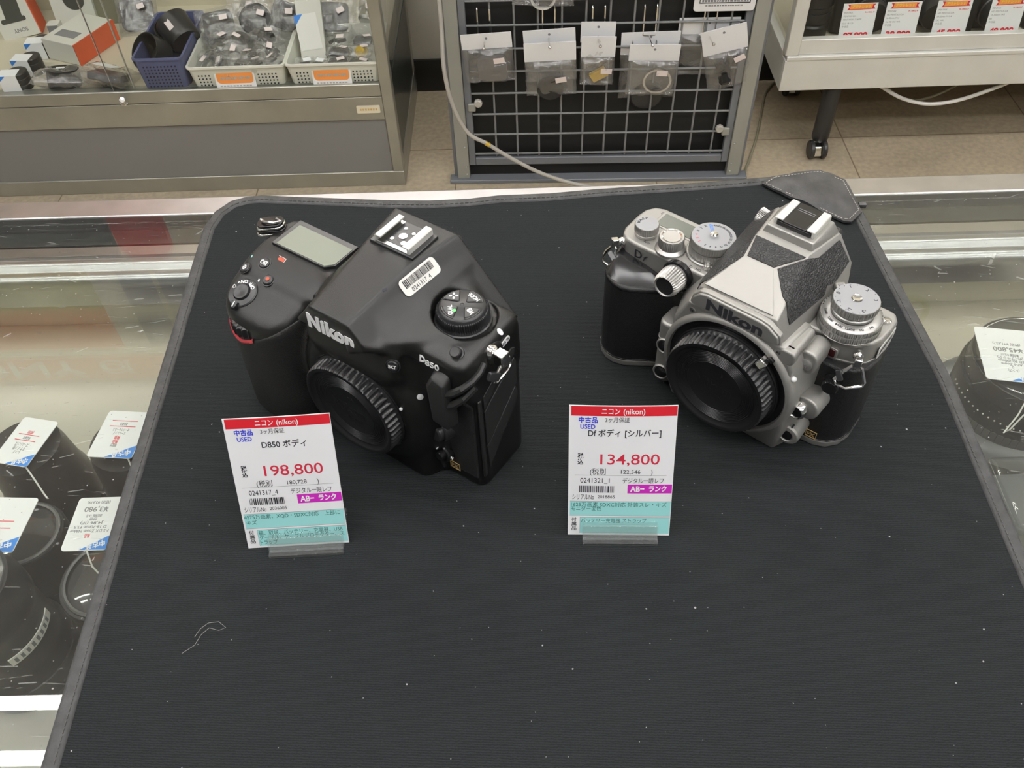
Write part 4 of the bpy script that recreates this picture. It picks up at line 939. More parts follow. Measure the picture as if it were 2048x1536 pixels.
g = G(); ring_text(g, [('1', 245), ('2', 227), ('4', 208)], -39, -13.6, 9.0, 86.1, 2.0); g.obj('red_lettering', 'ink_red', k)
g = G(); text(g, '1/3STEP', 2.5, T(-39, -13.6, 86.1) @ RZ(131) @ T(6.9, 0, 0), bold=.02, depth=.05, w=6.4); g.obj('blue_lettering', 'ink_sky', k)
PS('dial_lock', G().lathe([(2.2, 86), (2.2, 87.6), (1.7, 88.2), (0, 88.3)], 28, T(-39, -13.6, 0), cap=False), 'chrome')
PS('drive_lever', G().prism(rrect(-1.7, 1.7, -1.5, 3.2, 1.4), 75, 78, T(-33.6, -26.6, 0) @ RZ(24)), 'chrome', .4)
PS('lcd_frame', G().prism(rrect(-77.5, -52, -13, 0.6, 1.2), 74.6, 75.35), 'camera_silver', .3)
PS('status_window', G().prism(rrect(-75.8, -53.4, -11.6, -1.0, .6), 75, 75.55), 'lcd_dark', .1)
g = G()
for s, x, y, a in (('ON', -70.5, -28.0, 178), ('OFF', -56.0, -33 + 3.2, 180), ('M', -48.6, -30.0, 180), ('o', -44.8, -30, 180), ('Q', -41.2, -30, 180), ('CH', -36.6, -29.6, 182), ('CL', -31.2, -28.6, 186)):
    text(g, s, 2.3, T(x, y, 75.0) @ RZ(a), bold=.015, depth=.05)
text(g, '☀', 2.6, T(-77.6, -1.6, 75) @ RZ(170), depth=.05)
g.box(-63.6, -62.6, -29.6, -29.1, 75, 75.1).box(-60.8, -59.8, -30.4, -29.9, 75, 75.1)
PS('plate_lettering', g, 'ink_black')
g = G(); text(g, 'D', 7.6, frame((-72.2, -32.75, 69.0), (1, 0, 0), FRONT), bold=.01, w=4.6); text(g, 'f', 5.8, frame((-67.6, -32.75, 68.0), (1, 0, 0), FRONT), bold=0, w=3.0, shear=.3); PS('model_lettering', g, 'ink_black')
# front dial
FD = frame((-46.2, -33, 69.2), (1, 0, 0), (0, -1, .04))
fd = PS('front_dial', G().lathe([(8.4, -1), (8.3, 2.2), (7.2, 2.6), (7.0, 3.6), (7.4, 4.2), (7.6, 5), (7.2, 11.6), (6.6, 13.2), (5.9, 13.9), (5.4, 13.6), (5.2, 13.2)], 160, FD, rib=(32, .75, 5, 7, .6), cap=False), 'dial_silver', angle=45)
G().lathe([(5.35, 13.0), (5.2, 13.25), (0, 13.25)], 48, FD, cap=False).obj('dial_insert', 'leather_black', fd)
G().lathe([(8.6, -.6), (8.5, 2.4), (7.3, 2.8)], 48, FD, cap=False).obj('dial_base', 'gloss_black', fd)
# right half: exposure compensation over ISO ring
k = knurl('iso_ring', 42.2, -18.4, [(15.0, 74.8, 76, 0), (15.4, 75.8, 79.2, 1), (14.7, 79.0, 79.6, 0), (15.2, 79.4, 82.6, 1)], ribs=62)
G().lathe([(14.6, 82.5), (14.0, 83.1), (11, 83.9), (10.4, 84)], 72, T(42.2, -18.4, 0), cap=False).obj('ring_face', 'dial_silver', k)
g = G(); ring_text(g, [(s, 217 + 24.6 * i) for i, s in enumerate(('1600', '3200', '6400', '12800', 'H1', 'H4'))], 42.2, -18.4, 12.5, 83.6, 1.95, True, bold=.01)
for i in range(22): g.box(-.18, .18, -14.4, -13.7, 83.0, 83.2, T(42.2, -18.4, 0) @ RZ(110 + i * 8.2))
g.obj('lettering', 'ink_black', k)
k = knurl('exposure_dial', 42.0, -18.0, [(10.4, 83.4, 86, 0), (10.2, 85.8, 88.0, 1), (11.4, 87.8, 91.6, 1)], ribs=90)
G().cyl(10.8, 91.5, 91.75, 72, T(42, -18, 0)).obj('dial_face', 'dial_face', k)
g = G(); A0 = 190; ring_text(g, [('0', A0), ('1', A0 - 54), ('2', A0 - 108), ('3', A0 - 158), ('-1', A0 + 40), ('-2', A0 + 84), ('-3', A0 + 128)], 42, -18, 8.8, 91.75, 2.6)
for i in range(-6, 8): g.cyl(.22, 91.7, 91.8, 8, T(42, -18, 0) @ RZ(A0 - i * 19) @ T(9.9, 0, 0))
g.obj('lettering', 'ink_black', k)
PS('dial_lock', G().lathe([(2.7, 91.6), (2.7, 92.1), (2.3, 92.6), (1.2, 92.3), (0, 92.2)], 28, T(42, -18, 0), cap=False), 'chrome')
PS('ring_lock', G().box(-2.2, 2.2, -2.6, 2.6, 83, 87.2, T(30.2, -8.4, 0) @ RZ(-46)), 'dial_silver', .5)
PS('lock_slot', G().box(-.7, .7, -1.2, 1.4, 87.1, 87.3, T(30.2, -8.4, 0) @ RZ(-46)), 'ink_grey')
PS('plate_screw', G().lathe([(2.4, 75), (2.3, 76.4), (1.4, 76.9), (0, 76.7)], 20, T(56.0, -5.4, 0), cap=False), 'chrome')
# right front: bracket housing, window, lens release, selector
PS('side_rib', G().prism(rrect(-4.2, 4.2, -4, 4, 2.4), 0, 20, frame((29.0, -54, 74), (1, 0, 0), (0, 1, 0))), 'camera_silver', 1.2)
PS('rib_joint', G().prism(rrect(-4.6, 4.6, -4.4, 4.4, 2.6), 0, 5.4, frame((29.0, -56.2, 73.6), (1, 0, 0), (0, 1, 0))), 'camera_silver', 1.0)
bh = PS('bracket_housing', G().prism(rrect(-5.0, 5.0, -7.2, 7.2, 4.6, 6), 0, 15, frame((36.6, -46.8, 67.0), (1, 0, .0), (0, 1, 0))), 'camera_silver', 1.2, seg=3)
bk = PS('bracket_button', G().lathe([(3.4, -1), (3.4, .8), (2.8, 1.3), (0, 1.6)], 28, axis((36.6, -46.8, 66.2), (0, -1, .05)), cap=False), 'dial_silver')
g = G(); text(g, 'BKT', 2.3, frame((36.6, -48.35, 66.2), (1, 0, 0), (0, -1, 0)), w=4.0, bold=.02); g.obj('lettering', 'ink_grey', bk)
PS('sensor_frame', G().prism(rrect(36.0, 45.4, 62.6, 69.0, 1.2), 29.5, 31.6, MP @ T(0, 0, 0)), 'camera_silver', .4)
PS('sensor_window', G().prism(rrect(37.0, 44.4, 63.4, 68.2, .7), 31, 31.9, MP), 'ir_red', .2)
PS('sync_terminal', G().lathe([(4.6, -4), (4.6, .6), (3.6, 1.2), (3.9, 1.8), (4.2, 3.0), (4.1, 6.0), (3.6, 6.6), (0, 6.7)], 120, axis((48.6, -34.6, 52.0), (.15, -1, .05)), rib=(30, .5, 4, 5), cap=False), 'gloss_black')
lr = PS('lens_release', G().prism(rrect(-8, 8, -7, 7, 6.6, 8), 0, 14, zframe((42.2, -47.2, 37.4), (0.02, 1, 0), (1, 0, .25))), 'camera_silver', 1.2, seg=3)
G().lathe([(5.0, -2), (5.0, 3.2), (4.4, 4.2), (3.9, 4.3), (3.6, 3.4), (3.4, 3.2)], 36, zframe((40.6, -47.4, 36.6), (-.12, -1, 0)), cap=False).obj('button_rim', 'chrome', lr)
G().lathe([(3.7, 2.6), (3.5, 3.5), (0, 3.9)], 28, zframe((40.6, -47.4, 36.6), (-.12, -1, 0)), cap=False).obj('button_face', 'gloss_black', lr)
fsx = PS('focus_selector', G().lathe([(6.6, -12), (6.4, 4.2), (5.6, 5.2), (4.0, 5.6), (3.4, 5.0), (0, 5.0)], 40, zframe((39.0, -44, 14.2), (.05, -1, .05), (1, 0, .2)), cap=False), 'camera_silver')
G().box(-.5, .5, 4.6, 6.5, 1.6, 4.6, zframe((39.0, -44, 14.2), (.05, -1, .05), (1, 0, .2)) @ RZ(-22)).obj('index_line', 'ink_black', fsx)
G().lathe([(3.0, 4.9), (2.8, 5.5), (0, 5.5)], 28, zframe((39.0, -44, 14.2), (.05, -1, .05), (1, 0, .2)), cap=False).obj('button_face', 'gloss_black', fsx)
fx_badge(cs, (47.6, -35.55, 8.6), (1, .05, 0), (0.08, -1, 0), .95)
# lugs and rings, stock label on the end
strap_lug(cs, None, zframe((54.4, -29.4, 69.4), (.45, -1, .1)), [(55.4, -33, 67.5), (51.6, -35.5, 62.0), (49.6, -38.4, 57.0), (51, -39.2, 55.6), (56, -38.4, 55.0), (62.2, -35.4, 58.2), (62.6, -34.4, 60.2), (58.8, -32.4, 66.0)])
PS('lug_tab', G().prism(rrect(-1.4, 1.4, -2.8, 2.8, .5), 0, 1.6, frame((51.2, -37.4, 60.6), (.8, .3, .5), (-.3, -1, .2))), 'satin_black', .3)
strap_lug(cs, None, zframe((-84.4, -31.2, 70.8), (-.7, -1, .15)), [(-87.4, -34.0, 69.4), (-90.6, -36.6, 64.5), (-91.6, -38.6, 60.6), (-90.0, -40.2, 59.0), (-85.4, -40.6, 58.6), (-84.0, -38.6, 61), (-85.2, -35.6, 68.6)])
PS('lug_tab', G().prism(rrect(-1.5, 1.5, -3.4, 3.4, .6), 0, 1.8, frame((-84.6, -38.6, 64.5), (.5, .6, .6), (-.3, -1, .2))), 'gloss_black', .3)
sl = PS('stock_sticker', G().prism(rrect(-9, 9, -4, 4, 1.4, 4), -.2, .2, frame((60.45, -9.6, 66.4), (0, 1, .1), (1, .03, 0))), 'paper_warm')
bc = G(); rnd = random.Random(8); x = -7.4
while x < 7.4:
    w = rnd.choice((.2, .3, .5)); bc.box(x, x + w, -2.6, 1.6, .18, .24, frame((60.45, -9.6, 66.4), (0, 1, .1), (1, .03, 0))); x += w + rnd.choice((.22, .3, .45))
bc.obj('printing', 'ink_black', sl)
PS('rear_body', G().box(-72, 53, 1, 11, 7, 66), 'port_rubber', 2.5, seg=3)
# ------------------------------------------------------------------ lenses and tags lying inside the glass counter
SHZ = -113
def lens(loc, label, prof, mat_='lens_black', glass=None, rings=(), rot=(0, 0, 0)):
    """standing lens: prof = (r,z) from base up; rings = list of (r, z0, z1, material, name)"""
    t = thing('camera_lens', label, 'lens', loc, rot)
    G().lathe(prof, 64).obj('barrel', mat_, t)
    for r, z0, z1, m, nm in rings: G().lathe([(r - .6, z0), (r, z0 + .5), (r, z1 - .5), (r - .6, z1)], 120, rib=(60, .7, 1, 2) if nm == 'focus_ring' else None).obj(nm, m, t)
    if glass:
        r, z = glass; G().lathe([(r + 2.2, z - 3), (r + 2.2, z + .6), (r + 1.2, z + 1.2), (r, z + .8)], 64, cap=False).obj('front_rim', 'chrome' if False else 'lens_grey', t)
        G().lathe([(r, z - .5), (r * .7, z + .8), (r * .35, z + 1.6), (0, z + 1.9)], 48, cap=False).obj('front_cap', 'clear_plastic', t)
        G().lathe([(r * .95, z - 6), (r * .5, z - 4), (0, z - 3.4)], 40, cap=False).obj('front_glass', 'lens_glass', t)
    return t
def tag_card(corners, label, lines, string=None, price=None, red=True, blue='right'):
    """white price tag lying on a lens; corners in mm: far-left, far-right, near-right, near-left. Its writing faces the far side"""
    a, b, c, d = map(Vector, corners); o = (a + b + c + d) / 4; ex = ((a - b) + (d - c)) / 2; ey = ((d - a) + (c - b)) / 2; w, h = ex.length, ey.length
    M = frame(o, ex, ex.cross(ey)); 
    if (M.to_3x3() @ Vector((0, 0, 1))).z < 0: M = frame(o, ex, -ex.cross(ey))
    t = thing('price_tag', label, 'price tag', tuple(o)); Mi = M.copy(); Mi.translation = (0, 0, 0)
    sh = G().prism(rrect(-w / 2, w / 2, -h / 2, h / 2, 2.2), -.4, 0, Mi).obj('card', 'paper', t)
    g = G(); s = 1   # local y up = towards the photographer because text is read from the far side: flip
    F = Mi @ RZ(180) if (Mi.to_3x3() @ Vector((0, 1, 0))).y > 0 else Mi
    y = h / 2 - 9.5
    for kind, txt, size in lines[::-1]:
        if kind == 'bar': g.box(-w * .26, w * .32, y - .25, y + .25, 0, .05, F, 1); y -= 2.0; continue
        text(g, txt, size, F @ T(w * .03, y, .02), {'k': 0, 'r': 1, 'g': 3}[kind], bold=.015, depth=.04, w=min(w * .86, len(txt) * size * .5)); y -= size * 1.02
    g.prism([(-w * .49, h * .49), (w * .10, h * .49), (-w * .49, h * .22)], 0, .06, F, 2)
    text(g, '中古品', 4.2, F @ T(-w * .22, h * .40, .06) @ RZ(17), 4, bold=.03, depth=.04, w=w * .40)
    g.obj('printing', ['ink_grey', 'ink_red', 'ink_sky', 'ink_grey', 'ink_white'], sh)
    if string: G().tube([Vector(p) - o for p in string], .5, 6).obj('string', 'paper_warm', t)
    return t
cone = lambda r0, r1, h: [(r0 - 1, 0), (r0, 1), (r0, h * .28), (r0 - 1.2, h * .30), (r0 - 1.2, h * .36), ((r0 + r1) / 2 + 1.5, h * .55), ((r0 + r1) / 2, h * .6), (r1 + 1.5, h * .9), (r1, h)]
lens((-313, 328, SHZ), 'black lens under the tag at the left frame edge, farther left of two', cone(29, 22, 76), rings=[(29.2, 8, 20, 'satin_black', 'zoom_ring')])
tag_card([(-324, 349, -32), (-294.5, 343, -32), (-300.5, 308, -31), (-318, 312, -31)], 'white tag with blue corner on the lens at the left edge', [('r', '(税別', 2.6), ('bar', '', 0), ('k', '商品番号', 2.4), ('bar', '', 0), ('k', 'ズームレンズ', 3), ('k', 'キヤノン用', 3.2), ('k', 'レンズ', 2.8)], [(-305, 312, -30), (-297, 303, -38), (-292, 297, -44), (-288, 293, -42)])
lens((-250, 332, SHZ), 'black lens against the mat edge, under the far tag', cone(28, 23, 74), rings=[(28.4, 6, 16, 'satin_black', 'zoom_ring')])
tag_card([(-264, 352, -33), (-238, 350, -33), (-238.5, 313, -32), (-269, 316, -32)], 'white tag with blue corner on the lens beside the mat edge', [('bar', '', 0), ('k', '商品番号', 2.4), ('bar', '', 0), ('k', 'オートフォーカス', 2.6), ('k', 'ズームレンズ', 2.6), ('r', '特価', 3.4), ('r', '美品', 3.4), ('k', '保証付', 2.6)], [(-244, 317, -31), (-240, 309, -40), (-236, 302, -47), (-232, 297, -52)])
lens((-244, 248, SHZ), 'short black lens with a clear cap below the 3,980 tag', [(27, 0), (28, 30), (27, 34), (28, 52), (27, 55)], glass=(23, 56), rings=[(28.8, 8, 24, 'satin_black', 'focus_ring')])
tag_card([(-260, 284, -30), (-236, 285, -30), (-233.5, 249, -29.5), (-261, 249.5, -29.5)], 'white 3,980 tag with blue corner by the mat edge', [('k', '(税別 ¥3,619)', 2.4), ('k', '¥3,980', 4.6), ('k', '', 2), ('g', '店頭保証 1ヶ月', 2.2), ('g', '光学良好', 2.2), ('k', 'J4.86 (IF)', 2.6), ('k', 'D 18-70mm F3.5', 2.6), ('k', 'F-S DX Zoom Nikkor', 2.6), ('r', '美品', 3)], [(-246, 250, -29), (-243, 243, -36), (-238, 239, -42), (-240, 246, -44)])
lens((-303, 277, SHZ), 'black lens with a clear front cap at the left edge, nearer the viewer', [(22, 0), (23, 26), (23, 30), (24, 54), (23, 57)], glass=(19.5, 58), rings=[(23.6, 6, 20, 'satin_black', 'focus_ring')])
tag_card([(-316, 287, -31), (-280.5, 285, -31), (-292, 250, -30), (-322, 251, -30)], 'white tag with red print, cut by the left frame edge', [('bar', '', 0), ('r', '特価', 2.6), ('bar', '', 0), ('k', 'レンズ', 3), ('k', '単焦点', 3)], None)
t = lens((-302, 222, SHZ), 'tall black zoom lens with a narrow serial strip near the lower left', [(30, 0), (31, 2), (31, 26), (29, 29), (28, 34), (28, 66), (29.5, 69), (29.5, 80), (27, 84), (27, 96)], glass=(23, 97), rings=[(31.7, 6, 22, 'satin_black', 'zoom_ring')])
k = G().lathe([(28.0, 47), (28.45, 47.3), (28.45, 53.7), (28.0, 54)], 20, a0=-52, a1=18, cap=False).obj('serial_strip', 'paper_warm', t)
g = G()
for i in range(8): g.box(28.4, 28.6, -.9, .9, 48.6, 52.4, RZ(-45 + i * 7.4))
g.obj('strip_print', 'ink_grey', k)
# right side: grey tele lens with foot, capped, tag on top
t = lens((327, 381, SHZ), 'grey telephoto lens with a clear cap right of the mat', [(51, 0), (53, 2), (53, 24), (50, 27), (47, 30), (42, 32), (42, 40)], 'lens_grey', rings=[(42, 33, 60, 'lens_black', 'focus_ring'), (39.5, 59, 74, 'satin_black', 'hood_ring')])
G().lathe([(37.5, 70), (37.2, 75), (35, 77), (26, 78.3), (0, 79)], 64, cap=False).obj('front_cap', 'clear_plastic', t)
G().lathe([(37, 73.6), (30, 70), (18, 66), (0, 65)], 48, cap=False).obj('front_glass', 'lens_black', t)
G().ball(2.4, T(-27, 4, 78), n=14, sz=.5).obj('white_mark', 'ink_white', t)
g = G()
for k in range(26): a = R(172 + k * 5.4); g.ball(.55, T(42.0 * math.cos(a), 42.0 * math.sin(a), 50), n=8)
g.obj('scale_marks', 'paper_warm', t)
G().ball(2.6, T(-38, -31, 30.5), n=14, sz=.4).obj('lock_hole', 'hole_dark', t)
G().box(-14, 34, -64, -48, 2, 30, RZ(12)).obj('tripod_foot', 'lens_grey', t, bevel=3)
G().box(-6, 26, -69, -64, 6, 26, RZ(12)).obj('foot_plate', 'case_grey', t, bevel=1)
tag_card([(295, 405, -32), (331, 399, -32), (320, 352.5, -31), (281.5, 360, -31)], 'white 45,800 tag with blue corner on the grey telephoto lens', [('k', '(税別 ¥41,637)', 2.8), ('k', '¥45,800', 5.2), ('k', '', 2), ('g', '動作確認 中古カビ', 2.4), ('k', '(IF) (ブラック)', 2.8), ('k', 'ED 80-200mm', 2.8), ('k', 'AF-S Zoom', 2.8), ('k', '0', 2.6), ('k', '(レンズ)', 2.6)], [(312, 354, -31), (303, 342, -46), (294, 334, -54), (300, 338, -56), (311, 346, -48)])
t = thing('plastic_case', 'clear plastic case with a grey block inside, by the right frame edge', 'case', (330, 300, SHZ))
G().box(-40, 40, -22, 22, 0, 34).obj('block', 'case_grey', t, bevel=4)
G().box(-44, 44, -27, 27, 0.2, 46).obj('clear_shell', 'clear_plastic', t, bevel=4)
# ------------------------------------------------------------------ far left showcase and what it holds
YF, SH = 1645, -553
lc = thing('display_case', 'glass fronted steel display case at the far left, full of baskets', 'display case', (0, 0, 0))
G().box(-1500, -268, YF, 2040, -800, -763).obj('bottom_rail', 'steel_brushed', lc, bevel=1.5)
G().box(-1500, -290, YF + 4, YF + 20, -763, -632).obj('base_panel', 'grey_panel', lc)
G().box(-1500, -292, YF, YF + 24, -632, -579).obj('middle_rail', 'steel_brushed', lc, bevel=1.2)
G().box(-1500, -292, YF - 1.5, YF + 24, -577.5, -549).obj('sill_rail', 'steel_brushed', lc, bevel=2.2)
G().box(-1500, -292, YF + 2, YF + 20, -580, -577).obj('rail_groove', 'rail_groove', lc)
G().box(-292, -268, YF - .5, YF + 24, -763, 260).obj('corner_post', 'steel_brushed', lc, bevel=2)
G().box(-1500, -292, YF + 20, 2040, -562, SH).obj('shelf', 'shelf_cream', lc)
G().box(-277, -270, YF + 24, 2036, -763, -549).obj('side_panel', 'rail_dark', lc)
G().box(-272, -268, YF + 24, 2036, -763, -735).obj('side_foot', 'steel_brushed', lc)
G().box(-275, -271, YF + 24, 2016, -549, 255).obj('side_glass', 'case_glass', lc)
G().box(-292, -268, 2016, 2040, -763, 260).obj('rear_post', 'steel_brushed', lc, bevel=2)
G().box(-1500, -800, YF + 12, YF + 16, -549, 255).obj('front_glass', 'case_glass', lc)
G().box(-843, -292, YF + 5, YF + 9, -549, 255).obj('front_glass', 'case_glass', lc)
G().box(-803, -801.5, YF + 11.8, YF + 16.2, -549, 255).obj('pane_edge', 'cord_grey', lc)
G().box(-843.8, -843, YF + 4.8, YF + 9.2, -549, 255).obj('pane_edge', 'cord_grey', lc)
G().box(-1500, -292, 2030, 2040, -553, 255).obj('back_panel', 'shelf_cream', lc)
G().box(-1500, -268, YF, 2040, 255, 275).obj('top_panel', 'steel_brushed', lc, bevel=2)
G().box(-1480, -300, YF + 30, YF + 46, 238, 254).obj('added_light_strip', 'added_case_light', lc, bevel=3)  # unseen glowing strip added to brighten the baskets
kn = G().lathe([(7.5, 0), (7.5, 2.5), (5, 3.5), (5, 7), (6.4, 8), (6.4, 13), (4.6, 14.5), (4.6, 17), (6.2, 18), (6.2, 24), (5.4, 25), (0, 25.2)], 28, zframe((-829, YF - 1, -574), (.32, -.75, .75))).obj('lock_knob', 'chrome', lc)
np = G().prism(rrect(-348, -299, -615.5, -598, 2), -YF - .01, -YF + 1.2, Matrix(((1, 0, 0, 0), (0, 0, -1, 0), (0, 1, 0, 0), (0, 0, 0, 1)))).obj('maker_plate', 'sign_cream', lc)
g = G()
for i in range(7): g.box(-341 + i * 5.4, -337.4 + i * 5.4, YF - 1.6, YF - 1.1, -609, -604.5)
g.obj('plate_print', 'ink_gold', np)
import numpy as np

def basket(loc, w, d, h, m, label, card=False, taper=6):
    t = thing('storage_basket', label, 'basket', loc, (0, 0, 0))
    o_, i_ = rrect(-w / 2, w / 2, 0, d, 9, 4), None
    bot = rrect(-w / 2 + taper, w / 2 - taper, taper, d - taper, 8, 4)
    n = len(o_); rows = [(bot, 0), (o_, h), (rrect(-w / 2 - 2.5, w / 2 + 2.5, -2.5, d + 2.5, 10, 4), h), (rrect(-w / 2 - 2.5, w / 2 + 2.5, -2.5, d + 2.5, 10, 4), h + 4), (rrect(-w / 2 + 2, w / 2 - 2, 2, d - 2, 8, 4), h + 4), (rrect(-w / 2 + taper + 2, w / 2 - taper - 2, taper + 2, d - taper - 2, 7, 4), 2)]
    vs = []; fs = []
    for p, z in rows: vs += [(x, y, z) for x, y in p]
    for j in range(len(rows) - 1):
        for i in range(n): fs.append((j * n + i, j * n + (i + 1) % n, (j + 1) * n + (i + 1) % n, (j + 1) * n + i))
    fs += [tuple(range(n - 1, -1, -1)), tuple(range((len(rows) - 1) * n, len(rows) * n))]
    b = G().add(vs, fs).obj('shell', m, t, angle=50)
    g = G(); nx = int((w - 2 * taper - 14) / 7.2); nz = int((h - 12) / 7.4)
    for j in range(nz):
        z = 7 + j * 7.4
        for i in range(nx):
            x = -(nx - 1) * 3.6 + i * 7.2
            if card and -w * .26 < x < w * .20: continue
            y = taper * (1 - z / h) - .3
            g.cyl(1.7, 0, .8, 8, T(x, y, z) @ RX(90))
    g.obj('perforations', 'hole_dark', b)
    if card:
        k = G().box(-w * .24, w * .18, -1.4, -.8, 2, h - 3, RX(-taper / h * 40)).obj('label_card', 'paper', t)
        G().box(-w * .25, w * .19, -.8, -.3, h - 5, h + 1, RX(-taper / h * 40)).obj('label_slot', 'ink_black', t)
        G().prism(rrect(-w * .22, w * .16, 12, h - 7, 8), 1.3, 1.7, RX(-taper / h * 40) @ RX(90)).obj('orange_panel', 'ink_orange', k)
        g = G()
        for i in range(11): g.box(-w * .18 + i * w * .029, -w * .18 + i * w * .029 + w * .02, -2.1, -1.7, h * .46, h * .46 + 5, RX(-taper / h * 40))
        for i in range(10): g.box(-w * .2 + i * w * .034, -w * .2 + i * w * .034 + w * .022, -1.7, -1.4, 5.5, 8, RX(-taper / h * 40))
        g.obj('panel_print', 'cord_grey', k)
    return t
basket((-733, 1652, SH), 99, 200, 66, 'blue_plastic', 'blue perforated plastic basket with black lens hoods', taper=5)
basket((-580, 1650, SH), 197, 165, 45, 'white_plastic', 'white perforated basket with an orange label, next to the blue basket', True)
basket((-382, 1650, SH), 190, 165, 45, 'white_plastic', 'white perforated basket with an orange label, against the corner post', True)

def pillow(w, h, d, seed, n=18, flat=0.0):
    """crumpled clear bag of size w x h lying in xy, thickness d"""
    g = G(); vs = []; fs = []
    for s in (1, -1):
        for j in range(n + 1):
            for i in range(n + 1):
                u, v = i / n * 2 - 1, j / n * 2 - 1; e = max(0, (1 - u ** 4) * (1 - v ** 4)) ** .6
                p = Vector((u * w / 2, v * h / 2, 0)); q = mnoise.noise(Vector((u * 2.3 + seed, v * 2.3, seed * 1.7))); q2 = mnoise.noise(Vector((u * 5 + seed, v * 5, 9)))
                vs.append((p.x + 2.5 * q2 * (1 - e * .5), p.y + 2.5 * q * (1 - e * .5), s * (d / 2) * e * (1 + .5 * q + .35 * q2) + (1 - e) * 4 * q))
    k = (n + 1) ** 2
    for j in range(n):
        for i in range(n):
            a = j * (n + 1) + i; fs.append((a, a + 1, a + n + 2, a + n + 1)); fs.append((k + a + n + 1, k + a + n + 2, k + a + 1, k + a))
    return g.add(vs, fs)
def item_mesh(kind, s):
    g = G()
    if kind == 'cap': g.lathe([(s * .92, 0), (s, 1), (s, s * .3), (s * .9, s * .36), (s * .5, s * .30), (0, s * .30)], 36)
    elif kind == 'ring': g.lathe([(s, -3), (s, 3), (s * .86, 3), (s * .86, -3), (s, -3)], 40, cap=False)
    elif kind == 'case': g.prism(rrect(-s, s, -s * .95, s * .9, s * .35, 6), -s * .2, s * .2)
    elif kind == 'battery': g.box(-s * .8, s * .8, -s * .5, s * .5, -s * .2, s * .2)
    elif kind == 'tube': g.lathe([(s * .5, -s), (s * .62, -s * .9), (s * .62, -s * .2), (s * .5, -s * .1), (s * .55, s * .6), (s * .4, s * .8)], 28, RX(65))
    elif kind == 'hood': g.lathe([(s, -s * .5), (s * .94, s * .5), (s * .86, s * .5), (s * .9, -s * .5), (s, -s * .5)], 40, cap=False)
    else: g.tube([(-s, 0, 0), (-s * .4, s * .3, 2), (s * .2, -s * .2, 3), (s, .1 * s, 1)], s * .2, 10)
    return g
def baggie(loc, rot, w, h, d, kind, s, label, seed, m='dark_item', lab='label_pink', group=None, labpos=(.15, .1)):
    t = thing('plastic_bag', label, 'plastic bag', loc, rot, group)
    pillow(w, h, d, seed).obj('bag', 'poly_bag', t, angle=180)
    item_mesh(kind, s).obj('contents', m, t, bevel=.6 if kind in ('battery', 'case') else 0)
    G().box(-8, 8, -5.5, 5.5, 0, .4, T(w * labpos[0], h * labpos[1], d * .62) @ RZ(seed * 37 % 60 - 30)).obj('price_sticker', lab, t)
    return t
# lens hoods in the blue basket
def hood(loc, rot, r, h, label, sticker):
    t = thing('lens_hood', label, 'lens hood', loc, rot)
    G().lathe([(r * .86, 0), (r * .9, 3), (r * .93, 6), (r, h), (r - 2, h), (r * .9 - 2, 5), (r * .8, 2), (r * .8, 0), (r * .86, 0)], 64, cap=False).obj('shell', 'satin_black', t)
    G().lathe([(r * .8, .5), (r * .3, 1), (0, 1)], 32, cap=False).obj('inner_cap', 'dark_item', t)
    if sticker:
        from mathutils import Euler
        d = Euler([R(a) for a in rot]).to_matrix().inverted() @ Vector((-.1, -.75, .65)); a = math.atan2(d.y, d.x)
        G().box(-11, 11, -6, 6, 0, .4, zframe((r * .965 * math.cos(a), r * .965 * math.sin(a), h * .55), (math.cos(a), math.sin(a), 0), (0, 0, 1))).obj('price_sticker', 'label_pink', t)
    return t
hood((-748, 1716, SH + 38), (48, 0, -38), 38, 44, 'black round lens hood at the front of the blue basket', False)
hood((-700, 1752, SH + 52), (-62, 0, 42), 36, 56, 'black lens hood with a pink price sticker, at the back of the blue basket', True)
hood((-745, 1800, SH + 30), (20, 10, 0), 34, 40, 'black lens hood deep in the blue basket', False)
# bagged accessories in the two white baskets
rnd = random.Random(4)
kinds = ['ring', 'cap', 'battery', 'cap', 'cable', 'tube', 'ring', 'battery', 'cap', 'cable', 'cap', 'tube']
spots = [(-655, 1678), (-620, 1672), (-580, 1676), (-545, 1672), (-512, 1680), (-640, 1715), (-600, 1712), (-556, 1715), (-515, 1722), (-640, 1762), (-590, 1760), (-530, 1768)]
lab_ = ['with a metal ring at the front left corner', 'with a flat black cap at the front left', 'with a black battery at the front middle', 'with a black cap at the front right', 'with a black cord at the front right corner', 'with a black tube by its left wall',
        'with a metal ring in its middle', 'with a black battery right of its middle', 'with a black cap by its right wall', 'with a black cord at the back left', 'with a large black cap at the back middle', 'with a black tube at the back right']
for i, ((x, y), k) in enumerate(zip(spots, kinds)):
    big = i in (9, 10, 11)
    baggie((x * .92 - 46.5, y * .86 + 248, SH + 30 + 4 * (i // 5) + (10 if big else 0)), (rnd.uniform(-25, 25), rnd.uniform(-25, 25), rnd.uniform(0, 180)), 56, 66, 20, k, 20 if big else 15, 'clear bag in the middle white basket ' + lab_[i], i + 2, 'steel' if k == 'ring' else 'dark_item', group=None)
spots = [(-455, 1675), (-425, 1672), (-380, 1676), (-330, 1672), (-380, 1722), (-330, 1722), (-390, 1772), (-330, 1775)]
lab_ = ['with a battery at the front left corner', 'with a battery next to the front left corner', 'with a black case at the front middle', 'with a black case at the front right corner', 'with a black case in its middle', 'with a silver tube by the post', 'with a black cord at the back', 'with a black case at the back right']
